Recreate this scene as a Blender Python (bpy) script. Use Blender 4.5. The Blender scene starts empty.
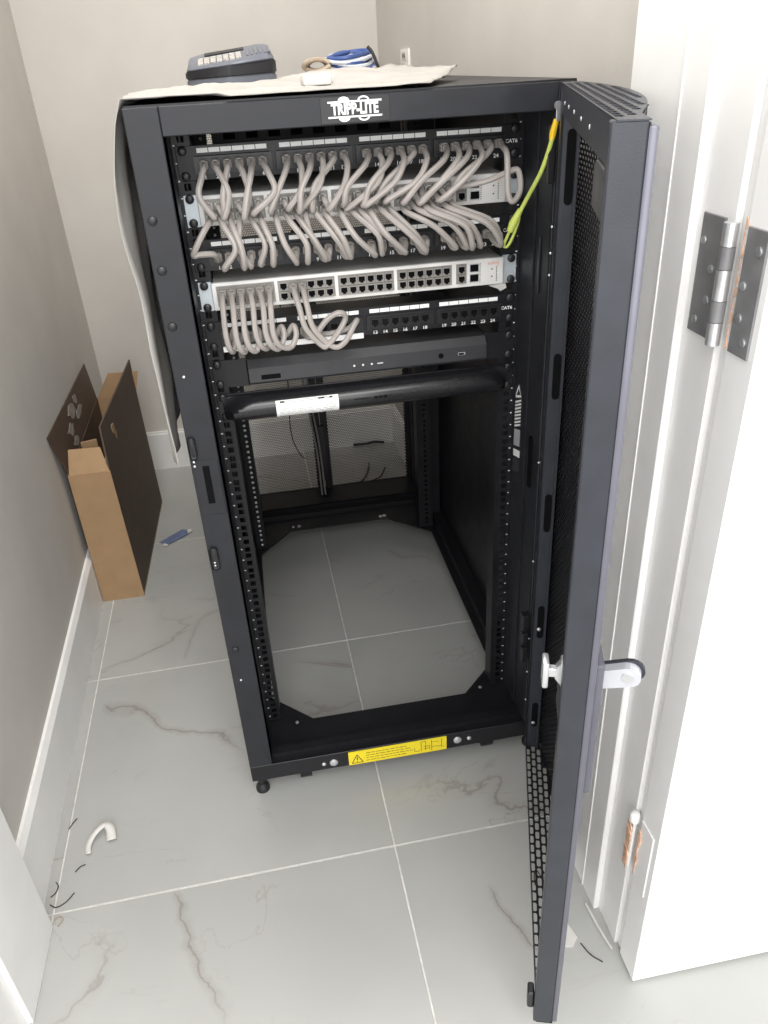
import bpy, bmesh, math, random
from mathutils import Vector, Matrix, noise
random.seed(7)
scene = bpy.context.scene
COL = scene.collection

# ---------------------------------------------------------------- camera
F_PX = 775.57
CAM = Vector((-0.1586, -1.0622, 1.2267))
PITCH, YAW, ROLL = math.radians(30.107), math.radians(8.316), math.radians(-3.319)
fw = Vector((math.sin(YAW)*math.cos(PITCH), math.cos(YAW)*math.cos(PITCH), -math.sin(PITCH)))
rt = Vector((math.cos(YAW), -math.sin(YAW), 0))
up = rt.cross(fw)
r2 = rt*math.cos(ROLL) + up*math.sin(ROLL)
u2 = -rt*math.sin(ROLL) + up*math.cos(ROLL)
cam_data = bpy.data.cameras.new('camera')
cam_data.sensor_fit = 'HORIZONTAL'
cam_data.sensor_width = 36
cam_data.lens = F_PX*36/768
cam_data.clip_start = 0.02
cam = bpy.data.objects.new('camera', cam_data)
M = Matrix((r2, u2, -fw)).transposed().to_4x4()
M.translation = CAM
cam.matrix_world = M
COL.objects.link(cam)
scene.camera = cam

# ---------------------------------------------------------------- world, lamps, exposure
w = bpy.data.worlds.new('world'); scene.world = w
w.use_nodes = True
w.node_tree.nodes['Background'].inputs[0].default_value = (1.0, 0.985, 0.96, 1)
w.node_tree.nodes['Background'].inputs[1].default_value = 1.4
def area(name, loc, target, sx, sy, power, color):
    d = bpy.data.lights.new(name, 'AREA'); d.shape = 'RECTANGLE'; d.size = sx; d.size_y = sy
    d.energy = power; d.color = color
    o = bpy.data.objects.new(name, d); COL.objects.link(o)
    o.location = loc
    o.rotation_euler = (Vector(target)-Vector(loc)).to_track_quat('-Z', 'Y').to_euler()
    return o
area('hall_ceiling_light', (-0.05, -1.75, 2.45), (-0.1, -0.3, 0.5), 1.3, 0.9, 21, (1, 0.985, 0.96))
area('hall_level_fill', (-0.15, -2.55, 1.65), (-0.15, 0, 1.0), 1.7, 1.6, 22, (0.98, 0.99, 1.0))  # added fill: level light from the hall onto the fronts, its window is invented
area('closet_ceiling_light', (-0.17, 0.45, 2.52), (-0.17, 0.45, 0), 0.7, 0.7, 17, (1, 0.97, 0.93))
scene.view_settings.view_transform = 'Standard'
scene.view_settings.look = 'None'
scene.view_settings.gamma = 1
scene.view_settings.use_curve_mapping = False
scene.view_settings.exposure = 0.35

# ---------------------------------------------------------------- materials
def mat(name, col, rough=0.5, metal=0.0, spec=0.5, noise_amt=0.0, noise_scale=40.0, bump=0.0, bump_scale=200.0,
        trans=0.0, rough_var=0.0, sheen=0.0, coat=0.0):
    m = bpy.data.materials.new(name); m.use_nodes = True
    nt = m.node_tree; b = nt.nodes['Principled BSDF']
    b.inputs['Base Color'].default_value = (*col, 1)
    b.inputs['Roughness'].default_value = rough
    b.inputs['Metallic'].default_value = metal
    b.inputs['Specular IOR Level'].default_value = spec
    b.inputs['Transmission Weight'].default_value = trans
    b.inputs['Coat Weight'].default_value = coat
    tc = nt.nodes.new('ShaderNodeTexCoord')
    if noise_amt > 0 or rough_var > 0:
        n = nt.nodes.new('ShaderNodeTexNoise'); n.inputs['Scale'].default_value = noise_scale
        n.inputs['Detail'].default_value = 5
        nt.links.new(tc.outputs['Object'], n.inputs['Vector'])
        if noise_amt > 0:
            r = nt.nodes.new('ShaderNodeValToRGB')
            r.color_ramp.elements[0].position = 0.3; r.color_ramp.elements[1].position = 0.7
            r.color_ramp.elements[0].color = (*[max(0, c*(1-noise_amt)) for c in col], 1)
            r.color_ramp.elements[1].color = (*[min(1, c*(1+noise_amt)) for c in col], 1)
            nt.links.new(n.outputs['Fac'], r.inputs['Fac'])
            nt.links.new(r.outputs['Color'], b.inputs['Base Color'])
        if rough_var > 0:
            mr = nt.nodes.new('ShaderNodeMapRange')
            mr.inputs['To Min'].default_value = max(0.02, rough-rough_var)
            mr.inputs['To Max'].default_value = min(1, rough+rough_var)
            nt.links.new(n.outputs['Fac'], mr.inputs['Value'])
            nt.links.new(mr.outputs['Result'], b.inputs['Roughness'])
    if bump > 0:
        n2 = nt.nodes.new('ShaderNodeTexNoise'); n2.inputs['Scale'].default_value = bump_scale
        n2.inputs['Detail'].default_value = 3
        nt.links.new(tc.outputs['Object'], n2.inputs['Vector'])
        bp = nt.nodes.new('ShaderNodeBump'); bp.inputs['Strength'].default_value = bump
        bp.inputs['Distance'].default_value = 0.002
        nt.links.new(n2.outputs['Fac'], bp.inputs['Height'])
        nt.links.new(bp.outputs['Normal'], b.inputs['Normal'])
    return m

def marble():
    m = bpy.data.materials.new('marble_tile'); m.use_nodes = True
    nt = m.node_tree; b = nt.nodes['Principled BSDF']; L = nt.links.new
    b.inputs['Roughness'].default_value = 0.26
    b.inputs['Specular IOR Level'].default_value = 0.45
    tc = nt.nodes.new('ShaderNodeTexCoord'); oi = nt.nodes.new('ShaderNodeObjectInfo')
    off = nt.nodes.new('ShaderNodeVectorMath'); off.operation = 'SCALE'; off.inputs[0].default_value = (17.3, 9.1, 4.7)
    L(oi.outputs['Random'], off.inputs['Scale'])
    add = nt.nodes.new('ShaderNodeVectorMath'); add.operation = 'ADD'
    L(tc.outputs['Object'], add.inputs[0]); L(off.outputs['Vector'], add.inputs[1])
    rot = nt.nodes.new('ShaderNodeMapping'); rot.inputs['Rotation'].default_value = (0, 0, 0.65)
    rot.inputs['Scale'].default_value = (0.75, 1.7, 1)
    L(add.outputs['Vector'], rot.inputs['Vector'])
    def vein(scale, detail, dist, width, fade_scale):
        n = nt.nodes.new('ShaderNodeTexNoise'); n.inputs['Scale'].default_value = scale
        n.inputs['Detail'].default_value = detail; n.inputs['Roughness'].default_value = 0.55
        n.inputs['Distortion'].default_value = dist
        L(rot.outputs['Vector'], n.inputs['Vector'])
        s = nt.nodes.new('ShaderNodeMath'); s.operation = 'SUBTRACT'; s.inputs[1].default_value = 0.5
        L(n.outputs['Fac'], s.inputs[0])
        a = nt.nodes.new('ShaderNodeMath'); a.operation = 'ABSOLUTE'; L(s.outputs[0], a.inputs[0])
        mr = nt.nodes.new('ShaderNodeMapRange'); mr.interpolation_type = 'SMOOTHSTEP'
        mr.inputs['From Min'].default_value = 0; mr.inputs['From Max'].default_value = width
        mr.inputs['To Min'].default_value = 1; mr.inputs['To Max'].default_value = 0
        L(a.outputs[0], mr.inputs['Value'])
        f = nt.nodes.new('ShaderNodeTexNoise'); f.inputs['Scale'].default_value = fade_scale; f.inputs['Detail'].default_value = 2
        L(add.outputs['Vector'], f.inputs['Vector'])
        fr = nt.nodes.new('ShaderNodeMapRange'); fr.inputs['From Min'].default_value = 0.5; fr.inputs['From Max'].default_value = 0.68
        L(f.outputs['Fac'], fr.inputs['Value'])
        mu = nt.nodes.new('ShaderNodeMath'); mu.operation = 'MULTIPLY'
        L(mr.outputs['Result'], mu.inputs[0]); L(fr.outputs['Result'], mu.inputs[1])
        return mu
    v1 = vein(1.6, 7, 0.5, 0.010, 2.2); v2 = vein(3.3, 6, 0.9, 0.008, 3.1); v3 = vein(1.6, 5, 0.5, 0.05, 2.2)
    cloud = nt.nodes.new('ShaderNodeTexNoise'); cloud.inputs['Scale'].default_value = 2.4; cloud.inputs['Detail'].default_value = 4
    L(add.outputs['Vector'], cloud.inputs['Vector'])
    cr = nt.nodes.new('ShaderNodeValToRGB')
    cr.color_ramp.elements[0].position = 0.35; cr.color_ramp.elements[1].position = 0.7
    cr.color_ramp.elements[0].color = (0.375, 0.378, 0.366, 1); cr.color_ramp.elements[1].color = (0.44, 0.443, 0.43, 1)
    L(cloud.outputs['Fac'], cr.inputs['Fac'])
    prev = cr.outputs['Color']
    for v, c, k in ((v3, (0.31, 0.29, 0.265, 1), 0.3), (v1, (0.18, 0.145, 0.12, 1), 0.5), (v2, (0.23, 0.20, 0.175, 1), 0.4)):
        sc = nt.nodes.new('ShaderNodeMath'); sc.operation = 'MULTIPLY'; sc.inputs[1].default_value = k
        L(v.outputs[0], sc.inputs[0])
        mx = nt.nodes.new('ShaderNodeMix'); mx.data_type = 'RGBA'
        L(sc.outputs[0], mx.inputs['Factor']); L(prev, mx.inputs['A']); mx.inputs['B'].default_value = c
        prev = mx.outputs['Result']
    # one long vein a tile may carry: line normal+offset in 'vein', reach along it in 'reach'
    at = nt.nodes.new('ShaderNodeAttribute'); at.attribute_type = 'OBJECT'; at.attribute_name = 'vein'
    ar = nt.nodes.new('ShaderNodeAttribute'); ar.attribute_type = 'OBJECT'; ar.attribute_name = 'reach'
    sa = nt.nodes.new('ShaderNodeSeparateXYZ'); L(at.outputs['Vector'], sa.inputs[0])
    sr = nt.nodes.new('ShaderNodeSeparateXYZ'); L(ar.outputs['Vector'], sr.inputs[0])
    sp_ = nt.nodes.new('ShaderNodeSeparateXYZ'); L(tc.outputs['Object'], sp_.inputs[0])
    def mth(op, a, b_=None, c=None):
        n = nt.nodes.new('ShaderNodeMath'); n.operation = op
        for k, v in enumerate((a, b_, c)):
            if v is None: continue
            if isinstance(v, (int, float)): n.inputs[k].default_value = v
            else: L(v, n.inputs[k])
        return n.outputs[0]
    nz = nt.nodes.new('ShaderNodeTexNoise'); nz.inputs['Scale'].default_value = 7; nz.inputs['Detail'].default_value = 6
    L(add.outputs['Vector'], nz.inputs['Vector'])
    d = mth('SUBTRACT', mth('ADD', mth('MULTIPLY', sa.outputs[0], sp_.outputs[0]), mth('MULTIPLY', sa.outputs[1], sp_.outputs[1])), sa.outputs[2])
    d = mth('ABSOLUTE', mth('ADD', d, mth('MULTIPLY', mth('SUBTRACT', nz.outputs['Fac'], 0.5), 0.17)))
    tt = mth('SUBTRACT', mth('MULTIPLY', sa.outputs[0], sp_.outputs[1]), mth('MULTIPLY', sa.outputs[1], sp_.outputs[0]))
    def sstep(v, a, b_, lo, hi):
        n = nt.nodes.new('ShaderNodeMapRange'); n.interpolation_type = 'SMOOTHSTEP'; L(v, n.inputs['Value'])
        n.inputs['From Min'].default_value = a; n.inputs['From Max'].default_value = b_; n.inputs['To Min'].default_value = lo; n.inputs['To Max'].default_value = hi
        return n.outputs['Result']
    reach = mth('MULTIPLY', sstep(mth('SUBTRACT', tt, sr.outputs[0]), 0, .03, 0, 1), sstep(mth('SUBTRACT', sr.outputs[1], tt), 0, .10, 0, 1))
    for wd, k in ((.020, .20), (.0040, .42)):
        f = mth('MULTIPLY', mth('MULTIPLY', sstep(d, 0, wd, k, 0), reach), sr.outputs[2])
        mx = nt.nodes.new('ShaderNodeMix'); mx.data_type = 'RGBA'
        L(f, mx.inputs['Factor']); L(prev, mx.inputs['A']); mx.inputs['B'].default_value = (0.15, 0.115, 0.095, 1)
        prev = mx.outputs['Result']
    L(prev, b.inputs['Base Color'])
    return m

MT = {
 'tile': marble(),
 'grout': mat('grout', (0.62, 0.61, 0.58), 0.9, noise_amt=0.15, noise_scale=60),
 'wall': mat('beige_wall_paint', (0.575, 0.55, 0.515), 0.75, noise_amt=0.04, noise_scale=6, bump=0.12, bump_scale=180),
 'ceiling': mat('ceiling_paint', (0.75, 0.73, 0.70), 0.9, noise_amt=0.03, noise_scale=5),
 'trimw': mat('white_trim_paint', (0.86, 0.855, 0.845), 0.4, noise_amt=0.04, noise_scale=9, bump=0.05, bump_scale=60),
 'doorw': mat('white_door_paint', (0.88, 0.88, 0.87), 0.4, noise_amt=0.02, noise_scale=9),
 'black': mat('black_powder_coat', (0.009, 0.0093, 0.012), 0.42, spec=0.4, noise_amt=0.2, noise_scale=25, bump=0.08, bump_scale=900, rough_var=0.1),
 'black2': mat('black_satin_plastic', (0.013, 0.013, 0.015), 0.38, noise_amt=0.15, noise_scale=60),
 'doorlit': mat('black_coat_lit_door', (0.026, 0.029, 0.038), 0.38, spec=0.45, noise_amt=0.12, noise_scale=30, bump=0.08, bump_scale=900),  # same black coat, lightened: grazing hall light on the door is in the colour
 'post': mat('black_coat_lit_front', (0.016, 0.017, 0.0215), 0.45, spec=0.38, noise_amt=0.2, noise_scale=25, bump=0.08, bump_scale=900, rough_var=0.1),  # lighter copy of the black coat, light on posts and bezel painted in
 'gloss': mat('glossy_black_plastic', (0.014, 0.014, 0.016), 0.22, noise_amt=0.1, noise_scale=60),
 'edge': mat('lilac_grey_handle_and_highlight', (0.13, 0.13, 0.16), 0.3, 0.3, noise_amt=0.05),  # handle's own grey; on the door edge it stands for a bevel highlight
 'charcoal': mat('charcoal_device_case', (0.036, 0.037, 0.041), 0.4, noise_amt=0.1, noise_scale=60),
 'residue': mat('grey_glue_residue', (0.26, 0.235, 0.205), 0.8, noise_amt=0.2, noise_scale=50),
 'hole': mat('recess_shade_and_print', (0.004, 0.004, 0.005), 0.7, spec=0.08, noise_amt=0.1),  # shade inside slots and sockets put into near-black; also serves dark print
 'steel': mat('zinc_steel', (0.70, 0.71, 0.73), 0.36, 0.85, noise_amt=0.1, noise_scale=50),
 'galv': mat('grey_switch_case', (0.52, 0.52, 0.51), 0.5, 0.15, noise_amt=0.06, noise_scale=30),
 'ear': mat('pale_blue_grey_bracket', (0.55, 0.60, 0.64), 0.4, 0.3, noise_amt=0.08, noise_scale=60),
 'white': mat('white_plastic', (0.82, 0.81, 0.79), 0.4, noise_amt=0.02),
 'paper': mat('white_paper', (0.92, 0.92, 0.91), 0.8, noise_amt=0.03),
 'print': mat('black_print', (0.03, 0.03, 0.03), 0.8, noise_amt=0.1),
 'greyprint': mat('grey_print', (0.33, 0.33, 0.34), 0.8, noise_amt=0.1),
 'whiteprint': mat('white_print', (0.8, 0.8, 0.8), 0.6, noise_amt=0.04),
 'orange': mat('orange_print', (0.80, 0.36, 0.20), 0.6, noise_amt=0.05),
 'yellow': mat('yellow_label', (0.80, 0.64, 0.02), 0.5, noise_amt=0.05, noise_scale=80),
 'cable': mat('grey_cable_jacket', (0.35, 0.32, 0.30), 0.5, noise_amt=0.06, noise_scale=60),
 'plug': mat('grey_plug_boot', (0.38, 0.35, 0.33), 0.4, noise_amt=0.06),
 'clear': mat('clear_plug_plastic', (0.72, 0.72, 0.70), 0.15, trans=0.25, noise_amt=0.05),
 'portgrey': mat('grey_port_shield', (0.30, 0.285, 0.265), 0.45, 0.3, noise_amt=0.1),
 'brass': mat('gold_contact', (0.75, 0.50, 0.32), 0.35, 0.8, noise_amt=0.1),
 'green': mat('green_yellow_wire', (0.52, 0.60, 0.13), 0.45, noise_amt=0.1, noise_scale=30),
 'yellowp': mat('yellow_sleeve', (0.85, 0.55, 0.02), 0.4, noise_amt=0.05),
 'cloth': mat('grey_white_dust_sheet', (0.40, 0.385, 0.36), 0.85, noise_amt=0.10, noise_scale=14, bump=0.25, bump_scale=90),
 'cardboard': mat('cardboard', (0.39, 0.25, 0.135), 0.8, noise_amt=0.07, noise_scale=20, bump=0.08, bump_scale=300),
 'cardshade': mat('shaded_cardboard', (0.085, 0.055, 0.037), 0.7, noise_amt=0.10, noise_scale=20),  # box faces turned from the doorway, their shade put into the colour
 'tester': mat('slate_plastic', (0.115, 0.125, 0.155), 0.4, noise_amt=0.06),
 'testerdark': mat('black_rubber_band', (0.006, 0.006, 0.010), 0.5, noise_amt=0.1),
 'keypad': mat('pale_keypad', (0.42, 0.40, 0.37), 0.6, noise_amt=0.4, noise_scale=220),
 'foam': mat('white_foam', (0.62, 0.61, 0.58), 0.8, noise_amt=0.04, noise_scale=60),
 'blue': mat('blue_cable', (0.035, 0.075, 0.24), 0.4, noise_amt=0.1),
 'lightblue': mat('pale_cable', (0.55, 0.58, 0.62), 0.4, noise_amt=0.05),
 'tan': mat('tan_cord', (0.36, 0.29, 0.22), 0.7, noise_amt=0.12, noise_scale=120),
 'bluetape': mat('blue_painters_tape', (0.13, 0.17, 0.29), 0.7, noise_amt=0.12, noise_scale=60),
 'hinge': mat('dark_nickel_hinge', (0.21, 0.21, 0.215), 0.4, 0.2, noise_amt=0.15, noise_scale=40),
 'wood': mat('raw_wood', (0.74, 0.47, 0.33), 0.8, noise_amt=0.35, noise_scale=70),
 'silver': mat('silver_handle', (0.62, 0.63, 0.68), 0.35, 0.55, noise_amt=0.04),
 'wire': mat('black_wire', (0.012, 0.012, 0.012), 0.5, noise_amt=0.1),
 'led': mat('led_print', (0.05, 0.05, 0.05), 0.5, noise_amt=0.1),
}

# ---------------------------------------------------------------- mesh helpers
class B:
    """collects shapes; build() links them as ONE mesh object"""
    def __init__(s, T=None): s.bm = bmesh.new(); s.T = T
    def box(s, x0, x1, y0, y1, z0, z1, bev=0.0, seg=1):
        vs = [s.bm.verts.new((x, y, z)) for x in (x0, x1) for y in (y0, y1) for z in (z0, z1)]
        q = [(0,1,3,2),(4,6,7,5),(0,4,5,1),(2,3,7,6),(0,2,6,4),(1,5,7,3)]
        fs = [s.bm.faces.new([vs[i] for i in f]) for f in q]
        if bev > 0:
            es = list({e for f in fs for e in f.edges})
            bmesh.ops.bevel(s.bm, geom=es, offset=bev, segments=seg, affect='EDGES', profile=0.5)
        return s
    def obox(s, c, ax, ay, az, hx, hy, hz, bev=0.0, seg=1):
        c = Vector(c); ax = Vector(ax).normalized(); ay = Vector(ay).normalized(); az = Vector(az).normalized()
        t = B(); t.box(-hx, hx, -hy, hy, -hz, hz, bev, seg)
        s._merge(t.bm, lambda v: c+ax*v.x+ay*v.y+az*v.z); return s
    def _merge(s, other, fn):
        mp = {v: s.bm.verts.new(fn(v.co)) for v in other.verts}
        for f in other.faces:
            try: s.bm.faces.new([mp[v] for v in f.verts])
            except ValueError: pass
        other.free()
    def poly(s, pts, flip=False):
        vs = [s.bm.verts.new(p) for p in pts]
        if flip: vs.reverse()
        s.bm.faces.new(vs); return s
    def prism(s, pts, d):
        """flat polygon pts (3d) extruded by vector d"""
        d = Vector(d); a = [s.bm.verts.new(p) for p in pts]; b = [s.bm.verts.new(Vector(p)+d) for p in pts]
        n = len(pts)
        s.bm.faces.new(a); s.bm.faces.new(b[::-1])
        for i in range(n): s.bm.faces.new((a[i], b[i], b[(i+1) % n], a[(i+1) % n]))
        return s
    def tube(s, pts, r, n=8, closed=False, cap=True):
        pts = [Vector(p) for p in pts]; N = len(pts)
        rr = r if isinstance(r, (list, tuple)) else [r]*N
        rings = []; prevn = None
        for i, p in enumerate(pts):
            if closed: t = pts[(i+1) % N]-pts[i-1]
            else: t = pts[min(i+1, N-1)]-pts[max(i-1, 0)]
            if t.length < 1e-9: t = Vector((0, 0, 1))
            t.normalize()
            if prevn is None:
                a = Vector((0, 0, 1)) if abs(t.z) < 0.9 else Vector((1, 0, 0))
                nrm = (a-t*a.dot(t)).normalized()
            else:
                nrm = prevn-t*prevn.dot(t)
                nrm = nrm.normalized() if nrm.length > 1e-6 else t.orthogonal().normalized()
            prevn = nrm; bn = t.cross(nrm)
            rings.append([s.bm.verts.new(p+(nrm*math.cos(2*math.pi*k/n)+bn*math.sin(2*math.pi*k/n))*rr[i]) for k in range(n)])
        for i in range(N if closed else N-1):
            A, C = rings[i], rings[(i+1) % N]
            for k in range(n): s.bm.faces.new((A[k], A[(k+1) % n], C[(k+1) % n], C[k]))
        if cap and not closed:
            s.bm.faces.new(rings[0][::-1]); s.bm.faces.new(rings[-1])
        return s
    def cyl(s, p0, p1, r, n=16, r1=None):
        return s.tube([p0, p1], [r, r if r1 is None else r1], n)
    def dome(s, c, axis, r, h, n=12):
        c = Vector(c); a = Vector(axis).normalized()
        return s.tube([c, c+a*h*0.55, c+a*h*0.9, c+a*h], [r, r*0.92, r*0.6, r*0.15], n)
    def text(s, body, size, fn, sx=1.0, bold=0.0):
        """flat lettering; fn maps (x, y) in text units to 3d"""
        cu = bpy.data.curves.new('t', 'FONT'); cu.body = body; cu.size = size; cu.align_x = 'CENTER'; cu.align_y = 'CENTER'
        cu.resolution_u = 2; cu.offset = bold
        o = bpy.data.objects.new('t', cu); COL.objects.link(o)
        dg = bpy.context.evaluated_depsgraph_get(); me = o.evaluated_get(dg).to_mesh()
        vs = [s.bm.verts.new(fn(v.co.x*sx, v.co.y)) for v in me.vertices]
        for p in me.polygons:
            try: s.bm.faces.new([vs[i] for i in p.vertices])
            except ValueError: pass
        o.evaluated_get(dg).to_mesh_clear()
        bpy.data.objects.remove(o); bpy.data.curves.remove(cu); return s
    def mesh(s, name, smooth=False):
        me = bpy.data.meshes.new(name)
        if s.T is not None: bmesh.ops.transform(s.bm, matrix=s.T, verts=s.bm.verts)
        bmesh.ops.recalc_face_normals(s.bm, faces=s.bm.faces)
        s.bm.to_mesh(me); s.bm.free()
        if smooth:
            me.polygons.foreach_set('use_smooth', [True]*len(me.polygons))
            me.set_sharp_from_angle(angle=math.radians(38))
        return me
    def build(s, name, m, parent=None, smooth=False):
        return obj(name, s.mesh(name, smooth), m, parent)

def obj(name, me, m, parent=None):
    if isinstance(m, str): m = MT[m]
    if m is not None and not me.materials: me.materials.append(m)
    o = bpy.data.objects.new(name, me); COL.objects.link(o)
    if parent is not None:
        o.parent = parent
        o.matrix_parent_inverse = parent.matrix_basis.inverted() if parent.parent is None else (parent.parent.matrix_basis @ parent.matrix_parent_inverse @ parent.matrix_basis).inverted()
        if parent.parent is not None:
            W = (parent.parent.matrix_basis @ parent.matrix_parent_inverse @ parent.matrix_basis)
            o.matrix_parent_inverse = W.inverted()
    return o
def tag(o, label=None, cat=None, group=None, kind=None):
    if label: o['label'] = label
    if cat: o['category'] = cat
    if group: o['group'] = group
    if kind: o['kind'] = kind
    return o
def thing(name, label, cat, loc=(0, 0, 0), group=None):
    o = bpy.data.objects.new(name, None); COL.objects.link(o); o.empty_display_size = 0.05
    o.location = loc
    return tag(o, label, cat, group)
def curve_pts(P, n=8):
    """Catmull-Rom through control points"""
    P = [Vector(p) for p in P]; Q = [P[0]*2-P[1]]+P+[P[-1]*2-P[-2]]; out = []
    for i in range(1, len(Q)-2):
        a, b, c, d = Q[i-1], Q[i], Q[i+1], Q[i+2]
        for k in range(n):
            t = k/n
            out.append(0.5*((2*b)+(c-a)*t+(2*a-5*b+4*c-d)*t*t+(3*b-a-3*c+d)*t**3))
    out.append(P[-1]); return out
def perforated(fn, u0, u1, v0, v1, pu, pv, su, sv, inside=None, clamp=None):
    """sheet with staggered slot holes (long side su along u); returns a mesh"""
    V = []; Fc = []
    k = 0.28*min(su, sv)
    hole = [(-su/2+k, -sv/2), (su/2-k, -sv/2), (su/2, -sv/2+k), (su/2, sv/2-k), (su/2-k, sv/2), (-su/2+k, sv/2), (-su/2, sv/2-k), (-su/2, -sv/2+k)]
    nv = max(1, round((v1-v0)/pv)); pv = (v1-v0)/nv
    for j in range(nv):
        a0, a1 = v0+j*pv, v0+(j+1)*pv; vc = (a0+a1)/2
        cuts = [u0]; x = u0+(pu/2 if j % 2 else pu)
        while x < u1-1e-6: cuts.append(x); x += pu
        cuts.append(u1)
        for i in range(len(cuts)-1):
            b0, b1 = cuts[i], cuts[i+1]
            full = abs((b1-b0)-pu) < 1e-5 and (inside is None or inside(b0, b1, a0, a1))
            base = len(V)
            if full:
                uc = (b0+b1)/2
                outer = [(uc-su/2+k, a0), (uc+su/2-k, a0), (b1, vc-sv/2+k), (b1, vc+sv/2-k), (uc+su/2-k, a1), (uc-su/2+k, a1), (b0, vc+sv/2-k), (b0, vc-sv/2+k)]
                V += [fn(*p) for p in outer]+[fn(uc+h[0], vc+h[1]) for h in hole]
                V += [fn(b0, a0), fn(b1, a0), fn(b1, a1), fn(b0, a1)]
                for q in range(8):
                    r = (q+1) % 8; Fc.append((base+q, base+r, base+8+r, base+8+q))
                for c, (q, r) in enumerate(((7, 0), (1, 2), (3, 4), (5, 6))):
                    Fc.append((base+q, base+16+c, base+r))
            else:
                cor = [(b0, a0), (b1, a0), (b1, a1), (b0, a1)]
                if clamp: cor = [clamp(*p) for p in cor]
                if abs(cor[2][1]-cor[1][1])+abs(cor[3][1]-cor[0][1]) < 1e-6: continue
                V += [fn(*p) for p in cor]; Fc.append((base, base+1, base+2, base+3))
    me = bpy.data.meshes.new('perforated'); me.from_pydata(V, [], Fc); me.update()
    return me
def solid(o, t, off=0):
    m = o.modifiers.new('thickness', 'SOLIDIFY'); m.thickness = t; m.offset = off; return o

# ---------------------------------------------------------------- the setting
ROT = 0.0245                                   # the room stands slightly turned to the rack
xl = lambda y: -0.671-ROT*y                    # left wall
xr = lambda y: 0.323-ROT*y                     # right wall
YB = 1.552                                     # back wall
YF, YH = -0.190, -0.405                        # doorway wall: closet face, hall face
ZC = 2.55
# floor: grout bed and tiles
fl = B().box(-1.6, 1.8, -2.6, 1.75, -0.05, -0.0011).build('floor', 'grout'); tag(fl, 'pale grout bed under the marble floor tiles', 'floor', kind='structure')
TH, TX, TY, TS = 0.013, -0.0425, -0.159, 0.594
VEIN = {(-1, 0): ((-.623, .352), (-.29, .11)), (-1, -1): ((-.452, -.165), (-.32, -.42)), (0, -1): ((.085, -.27), (.19, -.44)), (0, 1): ((.10, .80), (.28, .715)), (-1, 1): ((-.468, .459), (-.30, .73)), (-1, -2): ((-.28, -.80), (-.12, -1.2))}
tile_me = B().box(-TS/2+.0016, TS/2-.0016, -TS/2+.0016, TS/2-.0016, -0.010, 0.0, 0.0006).mesh('tile')
for i in range(-3, 3):
    for j in range(-4, 3):
        cx, cy = (i+.5)*TS, (j+.5)*TS
        X = TX+cx*math.cos(TH)-cy*math.sin(TH); Y = TY+cx*math.sin(TH)+cy*math.cos(TH)
        if X < -1.3 or X > 1.5 or Y < -2.3: continue
        t = obj('tile', tile_me, 'tile', fl); t.location = (X, Y, 0); t.rotation_euler = (0, 0, TH)
        t['vein'] = (0.0, 1.0, 9.0); t['reach'] = (0.0, 0.0, 0.0)
        if (i, j) in VEIN:
            (ax, ay), (bx, by) = VEIN[i, j]
            loc = lambda px, py: Vector(((px-X)*math.cos(TH)+(py-Y)*math.sin(TH), -(px-X)*math.sin(TH)+(py-Y)*math.cos(TH), 0))
            a_, c_ = loc(ax, ay), loc(bx, by); dr = (c_-a_).normalized(); nx, ny = dr.y, -dr.x
            t['vein'] = (nx, ny, nx*a_.x+ny*a_.y); t['reach'] = (nx*a_.y-ny*a_.x, nx*c_.y-ny*c_.x, 1.0 if j < 1 else .5)
def wall(name, pts, d, label, m='wall'):
    o = B().prism(pts, d).build(name, m); return tag(o, label, 'wall', kind='structure')
wall('wall_left', [(xl(YF), YF, 0), (xl(YB), YB, 0), (xl(YB), YB, ZC), (xl(YF), YF, ZC)], (-.1, 0, 0), 'left beige painted closet wall behind the cardboard box')
wall('wall_back', [(xl(YB)-.1, YB, 0), (xr(YB)+.1, YB, 0), (xr(YB)+.1, YB, ZC), (xl(YB)-.1, YB, ZC)], (0, .1, 0), 'back beige painted closet wall behind the rack')
wall('wall_right', [(xr(YF), YF, 0), (xr(YB), YB, 0), (xr(YB), YB, ZC), (xr(YF), YF, ZC)], (.1, 0, 0), 'right beige painted closet wall beside the rack')
tag(B().box(-1.2, 1.2, YH, YB+.1, ZC, ZC+.06).build('ceiling', 'ceiling'), 'pale closet ceiling above the rack', 'ceiling', kind='structure')
JL, JR, DH = -0.642, 0.266, 2.06               # jamb faces, door head
wf = B()
wf.box(-1.6, JL-.02, YH, YF, 0, ZC); wf.box(JR+.02, 1.8, YH, YF, 0, ZC); wf.box(JL-.02, JR+.02, YH, YF, DH+.02, ZC)
tag(wf.build('wall_front', 'wall'), 'closet wall around the doorway', 'wall', kind='structure')
def baseboard(name, f, y0, y1, label, inward):
    # profile with a bevelled top, swept along a straight wall
    o = B(); h, th = 0.142, 0.013
    prof = [(0, 0), (th, 0), (th, h-.012), (th*.45, h), (0, h)]
    a = [(f(y0)+inward*p[0], y0, p[1]) for p in prof]; b = [(f(y1)+inward*p[0], y1, p[1]) for p in prof]
    va = [o.bm.verts.new(p) for p in a]; vb = [o.bm.verts.new(p) for p in b]
    for k in range(5): o.bm.faces.new((va[k], va[(k+1) % 5], vb[(k+1) % 5], vb[k]))
    o.bm.faces.new(va); o.bm.faces.new(vb[::-1])
    return tag(o.build(name, 'trimw'), label, 'baseboard', kind='structure')
baseboard('baseboard_left', xl, YF, YB, 'white baseboard along the left wall', 1)
baseboard('baseboard_right', xr, YF, YB, 'white baseboard along the right wall beside the rack', -1)
o = B().box(xl(YB)+.013, xr(YB)-.013, YB-.013, YB, 0, .134).box(xl(YB)+.013, xr(YB)-.013, YB-.008, YB, .134, .142)
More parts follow.
